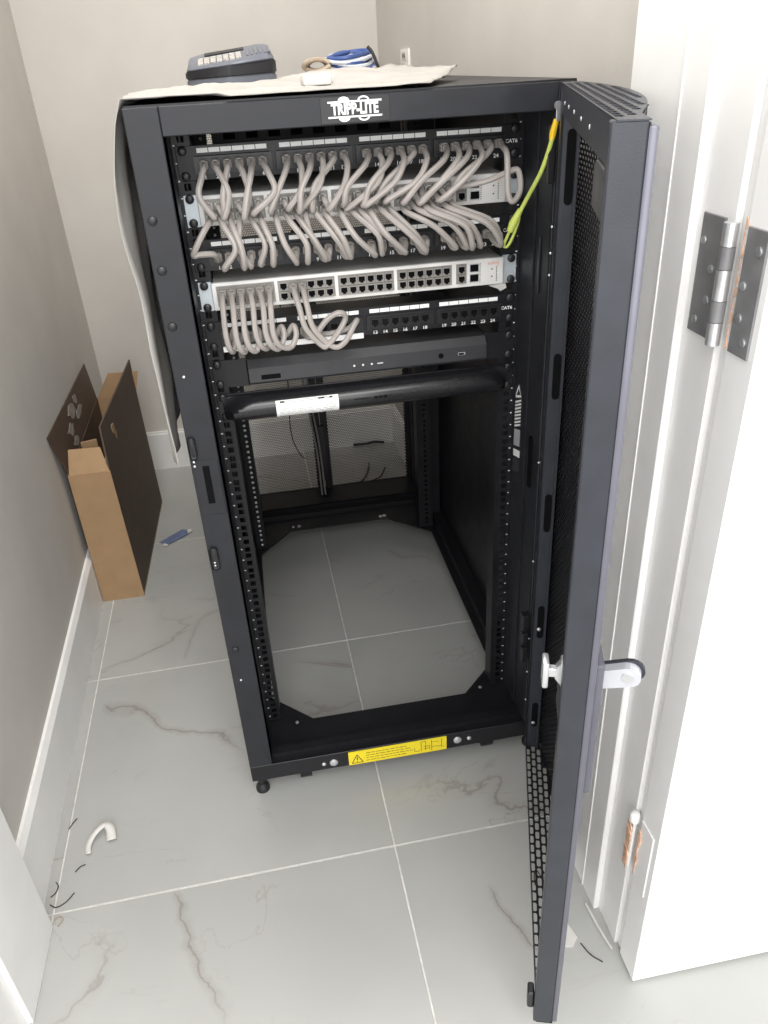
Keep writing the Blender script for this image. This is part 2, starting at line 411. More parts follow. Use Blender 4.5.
tag(o.build('baseboard_back', 'trimw'), 'white baseboard along the back wall', 'baseboard', kind='structure')
# jambs and stops
o = B().box(JL-.02, JL, YH, YF, 0, DH, .001).box(JL, JL+.010, YF, -.345, 0, DH, .0015)
o.box(JL-.085, JL-.006, YH-.016, YH, 0, DH+.08, .004)
tag(o.build('trim_1', 'trimw'), 'white left door jamb with stop at the lower left corner', 'door frame', kind='structure')
o = B().box(JR, JR+.02, YH, YF, 0, DH, .001).box(JR-.0095, JR, YF, -.345, 0, DH, .0015)
o.box(JR-.0095-.0012, JR-.0095, YF-.11, YF-.107, 0, DH)
tag(o.build('trim_2', 'trimw'), 'white right door jamb with raised stop beside the open rack door', 'door frame', kind='structure')
o = B().box(JR+.005, JR+.085, YH-.012, YH, 0, DH+.08, .003)
tag(o.build('trim_3', 'trimw'), 'white casing strip between the right jamb and the open door', 'door frame', kind='structure')
o = B().box(JL, JR, YH, YF, DH, DH+.02, .001).box(JL-.085, JR+.085, YH-.016, YH, DH+.006, DH+.09, .004)
tag(o.build('trim_4', 'trimw'), 'white head jamb above the doorway', 'door frame', kind='structure')
# entry door, swung flat against the hall wall
dx0, dx1, dy0, dy1 = 0.2655, 1.12, -0.469, -0.4235
door = B().box(dx0, dx1, dy0, dy1, 0.006, 2.03, .0015).build('door_1', 'doorw')
tag(door, 'white door swung wide open at the right edge, dark hinge on its edge', 'door', kind='structure')
hg = B().box(JR-.0022, JR+.001, -.392, -.355, .979, 1.0905, .0005).box(dx0-.0022, dx0+.001, -.4592, -.4287, .979, 1.0895, .0005).build('hinge', 'hinge', door)
tag(hg, 'dark nickel hinge')
for yy, zz in ((-.362, 1.066), (-.381, 1.043), (-.381, 1.014), (-.366, .992), (-.450, 1.072), (-.436, 1.040), (-.438, 1.012), (-.450, .993)):
    x = JR-.0022 if yy > -.41 else dx0-.0022
    s = B().cyl((x, yy, zz), (x-.0008, yy, zz), .0042, 12).cyl((x-.0008, yy-.0012, zz), (x-.0011, yy-.0012, zz), .0028, 8)
    s.build('hinge_screw', 'steel', hg, True)
kn = [(1.090, 1.070, 'steel'), (1.0695, 1.050, 'hinge'), (1.0495, 1.022, 'steel'), (1.0215, 1.002, 'hinge'), (1.0015, .980, 'steel')]
for z1, z0, mm in kn:
    B().cyl((.259, -.4105, z0), (.259, -.4105, z1), .0068, 14).build('knuckle', mm, hg, True)
wd = B()
for k in range(10):
    z = .978+.0118*k; a = random.uniform(.3, 1)
    wd.prism([(dx0-.0006, -.4225, z), (dx0-.0006, -.4225-.006*a, z+.004), (dx0-.0006, -.4225-.004*a, z+.011), (dx0-.0006, -.4225, z+.0125)], (-.0006, 0, 0))
wd.build('chipped_wood', 'wood', door)
lh = B().box(JR-.001, JR+.002, -.4085, -.3975, .20, .31).box(dx0-.0016, dx0+.001, -.457, -.426, .195, .319, .0005).build('hinge', 'trimw', door)
tag(lh, 'white painted lower hinge leaf')
B().cyl((.263, -.411, .205), (.263, -.411, .300), .0028, 12).cyl((.2615, -.411, .303), (.2615, -.411, .312), .0075, 12).dome((.2615, -.411, .312), (0, 0, 1), .0075, .006).build('knuckle', 'trimw', lh, True)
wd = B()
for k in range(9):
    z = .205+.0102*k; a = random.uniform(.35, 1)
    wd.prism([(dx0-.0015, -.424, z), (dx0-.002, -.424-.009*a, z+.002), (dx0-.002, -.424-.007*a, z+.010), (dx0-.0015, -.424, z+.012)], (-.002*a, 0, .001))
    wd.prism([(.2585, -.402, z), (.2565, -.416-.004*a, z+.003), (.2565, -.415, z+.009), (.2585, -.402, z+.0105)], (-.002*a, 0, 0))
wd.build('chipped_wood', 'wood', lh)

# ---------------------------------------------------------------- server rack
W2, DEP, H = 0.287, 1.09, 1.194
YR = 0.1159
rack = thing('server_rack', 'black open-frame server rack cabinet with its perforated front door swung open', 'server rack', (0, .545, 0))
fr = B()
fr.box(-W2, -.245, 0, .045, .086, 1.1945, .0012)
fr.box(-.2475, -.2450, .002, YR+.002, .088, 1.1625)
tag(fr.build('left_post', 'post', rack), None)
fr = B()
fr.box(.252, .276, 0, .045, .086, 1.1945, .0012)
fr.box(.2500, .2525, .002, .060, .088, 1.1625)
fr.box(.2470, .2495, .056, YR+.002, .088, 1.1625)
fr.build('right_post', 'post', rack)
B().box(-.245, .252, 0, .03, 1.1615, 1.1945, .0012).build('top_bezel', 'post', rack)
# base: octagonal floor frame
bs = B()
xi, f0, f1, r0, r1 = .237, .104, .182, .747, .849
out = [(-W2, .003), (W2, .003), (W2, DEP), (-W2, DEP)]
inn = [(-.157, f0), (.160, f0), (xi, f1), (xi, r0), (.130, r1), (-.150, r1), (-xi, r0), (-xi, f1)]
zt = .085
def pl(lst): bs.prism([(x, y, zt) for x, y in lst], (0, 0, -.003))
pl([(-W2, .003), (W2, .003), (.160, f0), (-.157, f0)])
pl([(W2, .003), (xi, f1), (.160, f0)]); pl([(W2, .003), (W2, DEP), (xi, r0), (xi, f1)])
pl([(W2, DEP), (.130, r1), (xi, r0)]); pl([(W2, DEP), (-W2, DEP), (-.150, r1), (.130, r1)])
pl([(-W2, DEP), (-xi, r0), (-.150, r1)]); pl([(-W2, DEP), (-W2, .003), (-xi, f1), (-xi, r0)])
pl([(-W2, .003), (-.157, f0), (-xi, f1)])
bs.box(-W2, W2, 0, .003, .0485, .0865, .0008)
bs.box(-.244, .248, .018, .021, .085, .096)
bs.box(-.244, .248, .018, .034, .095, .0965)
bs.box(-W2, -.2515, .05, DEP, .05, .112); bs.box(.2515, W2, .05, DEP, .05, .112)
bs.box(-W2, W2, DEP-.003, DEP, .0485, .0865)
bs.box(-.25, .25, .914, .917, .085, .097); bs.box(-.25, .25, .955, .958, .085, .101); bs.box(-.25, .25, .955, .985, .0995, .101)
base = bs.build('base_frame', 'black', rack)
for x, z, r in ((-.129, .0635, .0085), (-.1483, .064, .0042), (.1163, .0675, .0085), (.1396, .0675, .0048)):
    B().dome((x, 0, z), (0, -1, 0), r, .003).build('base_screw', 'steel', base, True)
for x, y in ((-.125, .868), (.112, .864), (-.142, .868), (.124, .866)):
    B().dome((x, y, .085), (0, 0, 1), .006 if abs(x) < .13 else .003, .003).build('base_screw', 'steel', base, True)
for x, y, c in ((-.19, .10, 0), (.195, .115, 0)):
    B().dome((x, y, .085), (0, 0, 1), .004, .002).build('base_screw', 'steel', base, True)
# yellow warning label on the base
yl = B().box(-.1002, .0940, -.0006, 0, .0488, .0835).build('warning_label', 'yellow', rack); tag(yl, 'yellow warning label with a black triangle and drawing')
pr = B()
Yp = -.0008
def seg(x0, z0, x1, z1, wdt, yy=Yp):
    d = Vector((x1-x0, 0, z1-z0)); n = Vector((-d.z, 0, d.x)).normalized()*wdt/2
    a = Vector((x0, yy, z0)); c = Vector((x1, yy, z1))
    pr.poly([a-n, c-n, c+n, a+n])
seg(-.094, .053, -.0835, .074, .0016); seg(-.0835, .074, -.0725, .053, .0016); seg(-.094, .053, -.0725, .053, .0016)
seg(-.0835, .068, -.0835, .0595, .002); seg(-.0835, .0575, -.0835, .0555, .002)
for k in range(4):
    x = -.066
    while x < .012+.01*math.sin(k):
        l = random.uniform(.004, .011); pr.box(x, x+l, Yp-.0001, Yp, .055+.0065*k, .0562+.0065*k); x += l+.002
seg(.030, .056, .030, .066, .001); seg(.030, .056, .040, .056, .001); seg(.043, .054, .043, .079, .001); seg(.043, .079, .052, .079, .001); seg(.052, .079, .052, .055, .001)
seg(.048, .066, .060, .066, .001); seg(.060, .066, .060, .055, .001); seg(.064, .052, .064, .080, .001); seg(.064, .062, .072, .062, .001); seg(.072, .062, .088, .058, .001); seg(.084, .058, .084, .080, .001); seg(.048, .060, .058, .060, .001); seg(.066, .074, .078, .074, .0008)
pr.build('label_print', 'print', yl)
# feet and casters
for x, y in ((-.272, .024), (.272, .024), (-.272, 1.066), (.272, 1.066)):
    B().cyl((x, y, .012), (x, y, .05), .007, 12).tube([(x, y, 0), (x, y, .008), (x, y, .013), (x, y, .018)], [.0135, .0135, .010, .008], 16).build('levelling_foot', 'black2', rack, True)
for x, y in ((-.185, .045), (.185, .045), (-.185, .99), (.185, .99)):
    c = B().box(x-.016, x-.012, y-.016, y+.016, .022, .078).box(x+.012, x+.016, y-.016, y+.016, .022, .078).cyl((x, y, .072), (x, y, .083), .022, 16).build('caster', 'black2', rack)
    B().cyl((x-.011, y, .024), (x+.011, y, .024), .024, 20).build('wheel', 'black', c, True)
# mounting rails with square holes
HZ = []
for k in range(24):
    for d in (0, .015875, .03175): HZ.append(1.1513-k*.04445-d)
def rail_mesh(face_x0, face_x1, hx, y, flange_x, depth, hs=.0046, back=1):
    V = []; Fc = []
    def quad(x0, x1, z0, z1):
        b = len(V); V.extend([(x0, y, z0), (x1, y, z0), (x1, y, z1), (x0, y, z1)]); Fc.append((b, b+1, b+2, b+3))
    zt_, zb_ = 1.166, .086
    quad(face_x0, hx-hs, zb_, zt_); quad(hx+hs, face_x1, zb_, zt_)
    prev = zt_
    for z in HZ:
        quad(hx-hs, hx+hs, z+hs, prev); prev = z-hs
    quad(hx-hs, hx+hs, zb_, prev)
    b = len(V); V.extend([(flange_x, y, zb_), (flange_x, y+back*depth, zb_), (flange_x, y+back*depth, zt_), (flange_x, y, zt_)]); Fc.append((b, b+1, b+2, b+3))
    ox = face_x0 if abs(flange_x-face_x1) < 1e-6 else face_x1
    b = len(V); V.extend([(ox, y, zb_), (ox, y+back*depth*.6, zb_), (ox, y+back*depth*.6, zt_), (ox, y, zt_)]); Fc.append((b, b+1, b+2, b+3))
    me = bpy.data.meshes.new('mounting_rail'); me.from_pydata(V, [], Fc); me.update(); return me
rl = solid(obj('mounting_rail', rail_mesh(-.2465, -.2215, -.2325, YR, -.2215, .035), 'black', rack), .0016)
rr_ = solid(obj('mounting_rail', rail_mesh(.2170, .2465, .2325, YR, .2170, .035), 'black', rack), .0016)
rl2 = solid(obj('mounting_rail', rail_mesh(-.2465, -.2215, -.2325, .775, -.2215, .04, .0034), 'black', rack), .0016)
rr2 = solid(obj('mounting_rail', rail_mesh(.2100, .2465, .2300, .775, .2100, .04, .0034), 'black', rack), .0016)
mk = B()
for k in range(24):
    for s_ in (-1, 1):
        x = -.2425 if s_ < 0 else .2415
        for d in (0, .022):
            z = 1.1513-k*.04445-.008-d
            mk.box(x-.0013, x+.0013, YR-.0012, YR-.0009, z-.0008, z+.0008)
tag(mk.build('unit_marks', 'whiteprint', rack), 'small white unit marks printed on the mounting rails')
mk = B()
for z in HZ:
    mk.dome((-.2325, .7741, z), (0, -1, 0), .0038, .0015, 8)
tag(mk.build('rail_studs', 'steel', rack), 'tiny bright studs in the rear left rail', kind='stuff')
# rear posts, side panels, top panel
for s_ in (-1, 1):
    B().box(min(s_*.248, s_*.286), max(s_*.248, s_*.286), 1.03, 1.075, .086, 1.19, .001).box(min(s_*.246, s_*.275), max(s_*.246, s_*.275), .80, .83, .086, 1.17, .001).box(min(s_*.252, s_*.262), max(s_*.252, s_*.262), .835, .86, .086, 1.17).build('rear_post', 'black', rack)
    B().box(min(s_*.2795, s_*.2865), max(s_*.2795, s_*.2865), .05, 1.075, .09, 1.185, .0008).build('side_panel', 'black', rack)
B().box(-.25, .25, 1.05, 1.075, 1.15, 1.19).build('rear_top_rail', 'black', rack)
tp = B()
def tpb(x0, x1, y0, y1): tp.box(x0, x1, y0, y1, 1.1925, 1.1965)
tpb(-W2+.002, .03, .004, DEP); tpb(.03, .19, .004, .40); tpb(.03, .19, .455, .70); tpb(.03, .19, .755, DEP); tpb(.19, .276, .004, DEP)
tp.build('top_panel', 'black', rack)
for x, y in ((.1, .36), (.22, .5)):
    B().dome((x, y, 1.1965), (0, 0, 1), .008, .004).build('top_plug', 'black2', rack, True)
# bolt heads, strike plate and slots on the left post
for x, z in ((-.2755, 1.0684), (-.2755, 1.0067), (-.2755, .933), (-.2730, .3731)):
    B().dome((x, 0, z), (0, -1, 0), .0062, .0035, 16).build('bolt_head', 'black2', rack, True)
sp = B().box(-.2835, -.2475, -.0012, 0, .640, .732, .0005).build('strike_plate', 'post', rack)
B().box(-.2710, -.2610, -.0018, -.0011, .6600, .7230).build('latch_slot', 'hole', sp)
for z in (.731, .724, .3043, .862):
    B().dome((-.2815 if z > .7 and z < .8 else -.2730, -.0002, z), (0, -1, 0), .0022, .0016, 8).build('rivet', 'steel', rack, True)
B().box(-.2855, -.2745, -.0012, 0, .735, .772, .0050, 2).build('lock_plate', 'black2', rack, True)
lg = B().box(-.2845, -.2715, -.0012, 0, .540, .5825, .0055, 2).build('lock_plate', 'black2', rack, True)
for z in (.5475, .553): B().dome((-.2790, -.0012, z), (0, -1, 0), .0018, .0012, 8).build('rivet', 'steel', lg, True)
# logo on the bezel
lgo = B().box(-.053, .033, -.0009, 0, 1.1635, 1.1925, .0003).build('logo_plate', 'black2', rack)
wp = B(); cx, cz = -.0105, 1.1786; yy = -.0012
wp.text('TRIPP-LITE', .0165, lambda x, y: (cx+x, yy, cz-.0002+y*1.02), sx=.76, bold=.0007)
wp.box(cx-.0335, cx+.0335, yy-.0001, yy, cz+.0072, cz+.0092); wp.box(cx-.0335, cx+.0335, yy-.0001, yy, cz-.0094, cz-.0074)
for bx in (-.0135, .0110):
    for sg in (1, -1):
        z0 = cz+sg*.0092
        arc = [(cx+bx+.0072*math.cos(a), yy, z0+sg*.0046*math.sin(a)) for a in [math.pi*k/10 for k in range(11)]]
        if bx < 0: wp.poly(arc)
        else:
            inn_ = [(cx+bx+.0050*math.cos(a), yy, z0+sg*.0026*math.sin(a)) for a in [math.pi*k/10 for k in range(11)]]
            for k in range(10): wp.poly([arc[k], arc[k+1], inn_[k+1], inn_[k]])
wp.build('logo', 'whiteprint', lgo)
# printed sticker on the right reveal
X = .2466
st = B(); 
def pq(y0, z0, y1, z1, y2, z2, y3, z3): st.poly([(X, y0, z0), (X, y1, z1), (X, y2, z2), (X, y3, z3)])
pq(.0935, .757, .0815, .742, .0775, .738, .0935, .750); pq(.0935, .757, .1085, .733, .1060, .731, .0935, .750); pq(.1085, .733, .0800, .743, .0800, .739, .1070, .729)
for k in range(8): pq(.1085, .722-k*.0062, .0790, .736-k*.0062, .0790, .7325-k*.0062, .1085, .7185-k*.0062)
st_o = st.build('printed_sticker', 'whiteprint', rack); tag(st_o, 'grey and white hazard sticker inside the right post')
def blk(y0, z0, y1, z1, m): B().prism([(X, y0, z0), (X, y1, z0+.009), (X, y1, z1+.009), (X, y0, z1)], (-.0002, 0, 0)).build('sticker_block', m, st_o)
blk(.1085, .641, .079, .672, 'greyprint'); blk(.109, .621, .077, .634, 'whiteprint'); blk(.110, .592, .078, .616, 'charcoal')
# hinge hardware on right post and cable slot
B().box(.246, .2500, .024, .034, .600, .690).build('post_slot', 'hole', rack)
B().box(.2465, .2500, .030, .036, .92, 1.0, .001).build('post_bracket', 'black2', rack)
hw = B().box(.238, .250, -.004, .012, .285, .352, .001).box(.236, .246, -.012, 0, .300, .318, .001).box(.236, .246, -.012, 0, .25, .285, .001).build('hinge_bracket', 'black2', rack)
hw = B().box(.240, .250, -.004, .012, 1.075, 1.145, .001).build('hinge_bracket', 'black2', rack)
for z in (1.02, .985, .955, .66, .47, .30, .22, .15):
    B().dome((.2505, -.004, z), (-1, -1, 0), .002, .0015, 8).build('rivet', 'steel', rack, True)
# two rear half doors with fine perforated sheet
for xa, xb, ca, cb in ((-.285, -.024, -.238, -.043), (-.022, .285, -.003, .238)):
    rd = B()
    rd.box(xa, ca+.001, 1.078, 1.1, .05, 1.15, .001); rd.box(cb-.001, xb, 1.078, 1.1, .05, 1.15, .001)
    rd.box(ca, cb, 1.078, 1.1, .05, .079); rd.box(ca, cb, 1.078, 1.1, 1.119, 1.15)
    rdo = rd.build('rear_door', 'black', rack)
    pm = obj('perforated_sheet', perforated(lambda u, v: (u, 1.088, v), ca, cb, .078, 1.12, .0062, .0054, .0055, .0048), 'black', rdo)
B().box(-.034, -.014, 1.066, 1.078, .12, .30, .001).build('rear_latch_bar', 'black2', rack)

# front door (open): local frame u along the door from the hinge, n outwards, z up
H0 = Vector((.25, -.012, 0)); DU = Vector((-.2951, -.9555, 0)).normalized(); DN = Vector((-DU.y, DU.x, 0))
DL, DZ0, DZ1 = .5285, .055, 1.1845
def D(u, n, z): return H0+DU*u+DN*n+Vector((0, 0, z+.0085-.016*u))   # the door sags a little at its free edge
def bow(u):
    s_ = (u-.24)/.24; return .0225+.031*max(0, 1-s_*s_)
DT = Matrix.Translation(H0+Vector((0, 0, .0085))) @ Matrix((DU+Vector((0, 0, -.016)), DN, Vector((0, 0, 1)))).transposed().to_4x4()
fd = B(DT)
fd.box(.5150, DL, -.004, .0212, DZ0, DZ1, .0012)                       # free edge channel
fd.box(0, .030, 0, .003, DZ0, DZ1-.02); fd.box(.027, .030, 0, .0245, DZ0, DZ1-.02); fd.box(0, .003, 0, .0265, DZ0, DZ1)
fd.box(.030, .036, .020, .0235, DZ0, DZ1-.02)
fd.box(.030, .516, 0, .0022, 1.152, DZ1); fd.box(.030, .516, 0, .0022, DZ0, .062)
door_f = fd.build('front_door', 'doorlit', rack); tag(door_f, 'open perforated front door with a bowed face')
B(DT).box(.4950, DL-.0008, .0212, .0285, DZ0+.001, DZ1-.0035, .0022, 2).build('edge_trim', 'edge', door_f, True)
sheet = perforated(lambda u, z: tuple(D(u, bow(u), z)), .003, DL-.003, DZ0+.002, DZ1-.002, .0105, .0060, .0080, .0036)
solid(obj('perforated_sheet', sheet, 'black', door_f), .001)
capin = lambda b0, b1, a0, a1: a0 >= 0 and b0 > .018 and b1 < DL-.02 and a1 < min(bow(b0), bow(b1))+.002
capclamp = lambda u, n: (u, min(n, bow(u)))
for z in (DZ1, DZ0):
    cm = perforated(lambda u, n: tuple(D(u, n, z)), 0.0, DL, 0, .0588, .0175, .0098, .0148, .0064, capin, capclamp)
    solid(obj('top_cap' if z > 1 else 'bottom_cap', cm, 'doorlit' if z > 1 else 'black', door_f), .0012)  # top cap takes the lit copy of the coat, bottom cap the darker one
# rivets, oval slots of the hinge channel
for u in (.07, .13, .20, .28, .36):
    B(DT).dome((u, 0, 1.166), (0, -1, 0), .0022, .001, 8).build('rivet', 'steel', door_f, True)
for z0, z1 in ((1.045, 1.135), (.775, .845), (.545, .615), (.325, .395), (.11, .17)):
    sl = B(DT); n0, n1 = .0085, .0195
    prof = [((n0+n1)/2+(n1-n0)/2*math.cos(a), z0+.006+.006*math.sin(a)) for a in [math.pi+math.pi*k/8 for k in range(9)]]
    prof += [((n0+n1)/2+(n1-n0)/2*math.cos(a), z1-.006+.006*math.sin(a)) for a in [math.pi*k/8 for k in range(9)]]
    sl.prism([(.0302, n, z) for n, z in prof], (.0006, 0, 0))
    sl.build('oval_slot', 'hole', door_f)
for z in (.345, .12): B(DT).dome((.0308, .012, z), (1, 0, 0), .0038, .002, 10).build('channel_screw', 'steel', door_f, True)
# latch catches
for z0, z1, l in ((1.112, 1.150, .085), (.600, .618, .05), (.622, .640, .05)):
    B(DT).box(.515-l, .5155, -.002, .018, z0, z1, .004, 2).build('rubber_catch', 'charcoal', door_f, True)
B(DT).box(.503, .520, -.013, -.004, .072, .108, .002).build('door_stop_tab', 'black2', door_f)
lt = B(DT)
lt.box(.500, .518, -.0230, -.0165, .6655, .6985, .002, 2).box(.505, .513, -.018, -.008, .6765, .6875, .001)
lt.prism([(.506, -.010, .676), (.506, -.010, .688), (.506, -.003, .6985), (.506, -.003, .6665)], (.008, 0, 0)).box(.502, .5155, -.0045, -.002, .6665, .6985, .001)
tag(lt.build('latch', 'steel', door_f, True), 'shiny zinc latch')
# swing handle
hb = B(DT); hb.box(.470, .508, .0285, .0400, .500, .690, .004, 2)
hb_o = hb.build('handle', 'edge', door_f, True); tag(hb_o, 'swing handle with its silver lever pulled out')
lv = B(DT)
a = Vector((.486, .030, .659)); b_ = Vector((.494, .066, .6725)); dv = (b_-a).normalized(); sd = Vector((0, -.25, 1)); sd = (sd-dv*sd.dot(dv)).normalized(); nv_ = dv.cross(sd)
prof = []
hw_ = .0125
for t, wd_ in ((0, hw_*.9), (1, hw_)): prof.append((a+(b_-a)*t, wd_))
ptsA = [a-sd*hw_*.9, b_-sd*hw_]+[b_+dv*hw_*math.sin(t)-sd*hw_*math.cos(t) for t in [math.pi*k/8 for k in range(1, 8)]]+[b_+sd*hw_, a+sd*hw_*.9]
lv.prism(ptsA, nv_*.010)
tag(lv.build('lever', 'silver', hb_o), 'silver lever')
lvb = B(DT); lvb.prism([p-nv_*.004+(p-(a+b_)/2)*.12 for p in ptsA], nv_*.0038); lvb.build('lever_back', 'doorlit', hb_o)
lc = B(DT); c = b_+nv_*(.010 if nv_.x > 0 else 0); lc.cyl(c, c+(nv_ if nv_.x > 0 else -nv_)*.0012, .0065, 14); lc.build('lock_cylinder', 'steel', hb_o, True)

# ---------------------------------------------------------------- rack equipment
PX = [g+(k-2.5)*.01585 for g in (-.1665, -.0554, .0554, .1655) for k in range(6)]      # 24 port columns of a patch panel
SX = [-.2145+.0895*b+.0136*(c+.5) for b in range(4) for c in range(6)]                  # 24 port columns of a switch
screw_me = B().tube([(0, 0, 0), (0, -.003, 0), (0, -.0042, 0), (0, -.0045, 0)], [.0062, .0060, .0045, .001], 14).box(-.0024, .0024, -.0049, -.0044, -.0005, .0005).box(-.0005, .0005, -.0049, -.0044, -.0024, .0024).mesh('rack_screw', True)
def screws(par, zt_, m='black2'):
    for x in (-.2325, .2325):
        for z in (zt_, zt_-.03175):
            s = obj('rack_screw', screw_me, m, par); s.location = Vector((x, YR-.004, z))
def jack_mesh(w_, h_):
    b = B()   # a frame with a dark stepped cavity
    b.box(-w_/2, -w_*.38, -.003, .004, -h_/2, h_/2); b.box(w_*.38, w_/2, -.003, .004, -h_/2, h_/2)
    b.box(-w_*.38, w_*.38, -.003, .004, h_*.34, h_/2); b.box(-w_*.38, -w_*.2, -.003, .004, -h_/2, -h_*.26); b.box(w_*.2, w_*.38, -.003, .004, -h_/2, -h_*.26)
    b.box(-w_*.2, w_*.2, -.003, .004, -h_/2, -h_*.42)
    return b.mesh('port')
jack_p = jack_mesh(.0135, .014); jack_s = jack_mesh(.0124, .0128)
cav_p = B().box(-.0052, .0052, .0025, .0035, -.0066, .0052).mesh('cavity'); cav_s = B().box(-.0048, .0048, .0025, .0035, -.006, .0046).mesh('cavity')
def placed(name, me, m, par, loc):
    o = obj(name, me, m, par); o.location = Vector(loc); return o
def patch_panel(ztop, label, strip_groups=()):
    t = thing('patch_bay', label, 'patch panel', (0, YR, ztop-.038), 'patch panels in the rack')
    zu, zd = ztop+.006, ztop+.006-.0437
    yf = YR-.003
    f = B()
    f.box(-.2413, .2413, yf, YR-.001, zd, zu, .0006)
    face = f.build('faceplate', 'black', t)
    for g in (-.1665, -.0554, .0554, .1655):
        m = B().box(g-.0525, g+.0525, yf-.0035, yf, ztop-.0295, ztop-.0070, .0008)
        for s_ in (-1, 1): m.box(g+s_*.0515-.0010, g+s_*.0515+.0010, yf-.005, yf-.003, ztop-.0295, ztop-.007)
        m.box(g-.0525, g+.0525, yf-.0042, yf-.003, ztop-.0305, ztop-.0290)
        mo = m.build('port_module', 'black2', t)
        for k in range(6):
            B().box(g+(k-3)*.0158+.0006, g+(k-2)*.0158-.0004, yf-.0009, yf-.0002, ztop-.0034, ztop+.0024).build('label_card', 'paper', t)
    for x in PX:
        p = placed('port', jack_p, 'black2', t, (x, yf-.0038, ztop-.0178))
        placed('cavity', cav_p, 'hole', p, (x, yf-.0038-.0022, ztop-.0178))
    for g in strip_groups:
        B().box(g-.0525, g+.0525, yf-.0016, yf-.0003, zd-.0035, zd+.0050).build('label_strip', 'paper', t)
    n = B()
    for i, x in enumerate(PX):
        if any(abs(x-g) < .053 for g in strip_groups): continue
        n.text(str(i+1), .0072, lambda a, b_: (x+a, yf-.0006, zd+.0034+b_), sx=1.1, bold=.0002)
    n.text('CAT6', .0068, lambda a, b_: (.2275+a, yf-.0006, ztop-.0165+b_), sx=1.1, bold=.0002)
    n.build('printed_numbers', 'whiteprint', t)
    screws(t, ztop)
    return t
ZA, ZB, ZC_, ZD, ZE, ZF = 1.1362, 1.0757, 1.0147, .9570, .8968, .8366
patch_panel(ZA, 'topmost black patch panel, row of white label cards above its ports')
patch_panel(ZC_, 'middle black patch panel, between the two white switches')
patch_panel(ZE, 'lowest black patch panel with white strips along its left half', (-.1665, -.0554))

def switch(ztop, label, ports_skip=False):
    t = thing('network_switch', label, 'network switch', (0, YR, ztop-.038), 'white rack switches')
    zu, zd = ztop+.0040, ztop-.0365
    yf = YR-.0100
    B().box(-.2200, .2170, yf+.004, YR+.24, zd, zu, .001).build('case', 'galv', t)
    fp = B()
    fp.box(-.2225, .2190, yf, yf+.006, zd, zu, .0022, 2)
    face = fp.build('front_bezel', 'white', t, True)
    for s_, x0, x1 in ((-1, -.2413, -.2222), (1, .2188, .2413)):
        B().box(x0, x1, YR-.003, YR-.001, zd-.001, zu+.001, .0006).box(*( (-.2226, -.2212) if s_ < 0 else (.2178, .2192)), YR-.003, YR+.03, zd+.002, zu-.002).build('mounting_ear', 'ear', t)
    for b in range(4):
        x0 = -.2145+.0895*b-.0015; x1 = x0+.0136*6+.003
        B().box(x0, x1, yf-.0008, yf+.0003, ztop-.0305, ztop-.0010).build('port_bay', 'portgrey', t)
    B().box(.1440, .1602, yf-.0008, yf+.0003, ztop-.0305, ztop-.0010).build('port_bay', 'portgrey', t)
    for x in SX+[.1521]:
        for z, fl_ in ((ztop-.0090, 0), (ztop-.0232, 0)):
            p = placed('port', jack_s, 'portgrey', t, (x, yf-.0012, z))
            placed('cavity', cav_s, 'hole', p, (x, yf-.0034, z))
    for z in (ztop-.0085, ztop-.0235):
        fpz = B().box(.1650, .1795, yf-.0014, yf-.0002, z-.0062, z+.0062, .0004).build('fibre_port', 'steel', t)
        B().box(.1660, .1785, yf-.0018, yf-.0013, z-.0050, z+.0050).build('cavity', 'hole', fpz)
    pr_ = B()
    for k in range(10): pr_.box(.1812, .1822, yf-.0004, yf-.0001, ztop-.030+.0029*k, ztop-.0285+.0029*k)
    for k in range(7): pr_.box(.2070, .2084, yf-.0004, yf-.0001, ztop-.031+.0033*k, ztop-.0292+.0033*k)
    for z in (.0125, .0235): pr_.box(.1995, .2015, yf-.0004, yf-.0001, ztop-z-.001, ztop-z+.001)
    pr_.build('indicator_marks', 'led', t)
    lg_ = B().text('araknis', .0068, lambda a, b_: (.2025+a, yf-.0005, ztop-.0035+b_), sx=.95)
    lg_.box(.2065, .2120, yf-.0005, yf-.0003, ztop-.0079, ztop-.0073)
    tag(lg_.build('logo', 'orange', t), 'orange lettering')
    screws(t, ztop)
    return t
switch(ZB, 'upper white network switch packed with grey patch cables')
sw2 = switch(ZD, 'lower white network switch, most of its ports empty')
B().prism([(.196, YR-.012, ZD-.0375), (.222, YR-.012, ZD-.0360), (.224, YR-.012, ZD-.0425), (.214, YR-.012, ZD-.0470), (.209, YR-.012, ZD-.0425)], (0, .006, 0)).build('torn_tape', 'clear', sw2)

# black recorder
t = thing('video_recorder', 'flat black rack device with a sloping face below the lowest patch panel', 'recorder', (0, YR, .80))
yf = YR-.013
body = B()
for z0, z1, y0, y1 in ((.8005, .8335, yf, yf),):
    prof = [(yf+.004, .8010), (yf, .8055), (yf, .8280), (yf+.010, .8395), (YR+.28, .8395), (YR+.28, .8010)]
    body.prism([(-.1865, y, z) for y, z in prof], (.3795, 0, 0))
body.build('case', 'charcoal', t)
for s_ in (-1, 1):
    B().box(*((-.2413, -.1862) if s_ < 0 else (.1925, .2413)), YR-.003, YR-.001, .798, .8425, .0006).box(*((-.1885, -.1862) if s_ < 0 else (.1925, .1948)), YR-.003, YR+.05, .800, .840).build('mounting_ear', 'black', t)
B().box(-.168, -.138, yf-.0006, yf, .8090, .8165, .0003).build('card_slot', 'hole', t)
ic = B()
for k, x in enumerate((-.022, -.008, .006)): ic.cyl((x, yf, .8155), (x, yf-.0005, .8155), .0017, 8)
ic.box(.015, .024, yf-.0005, yf, .8148, .8162)
ic.build('status_icons', 'whiteprint', t)
B().cyl((.118, yf, .8165), (.118, yf-.001, .8165), .0042, 14).build('button', 'hole', t, True)
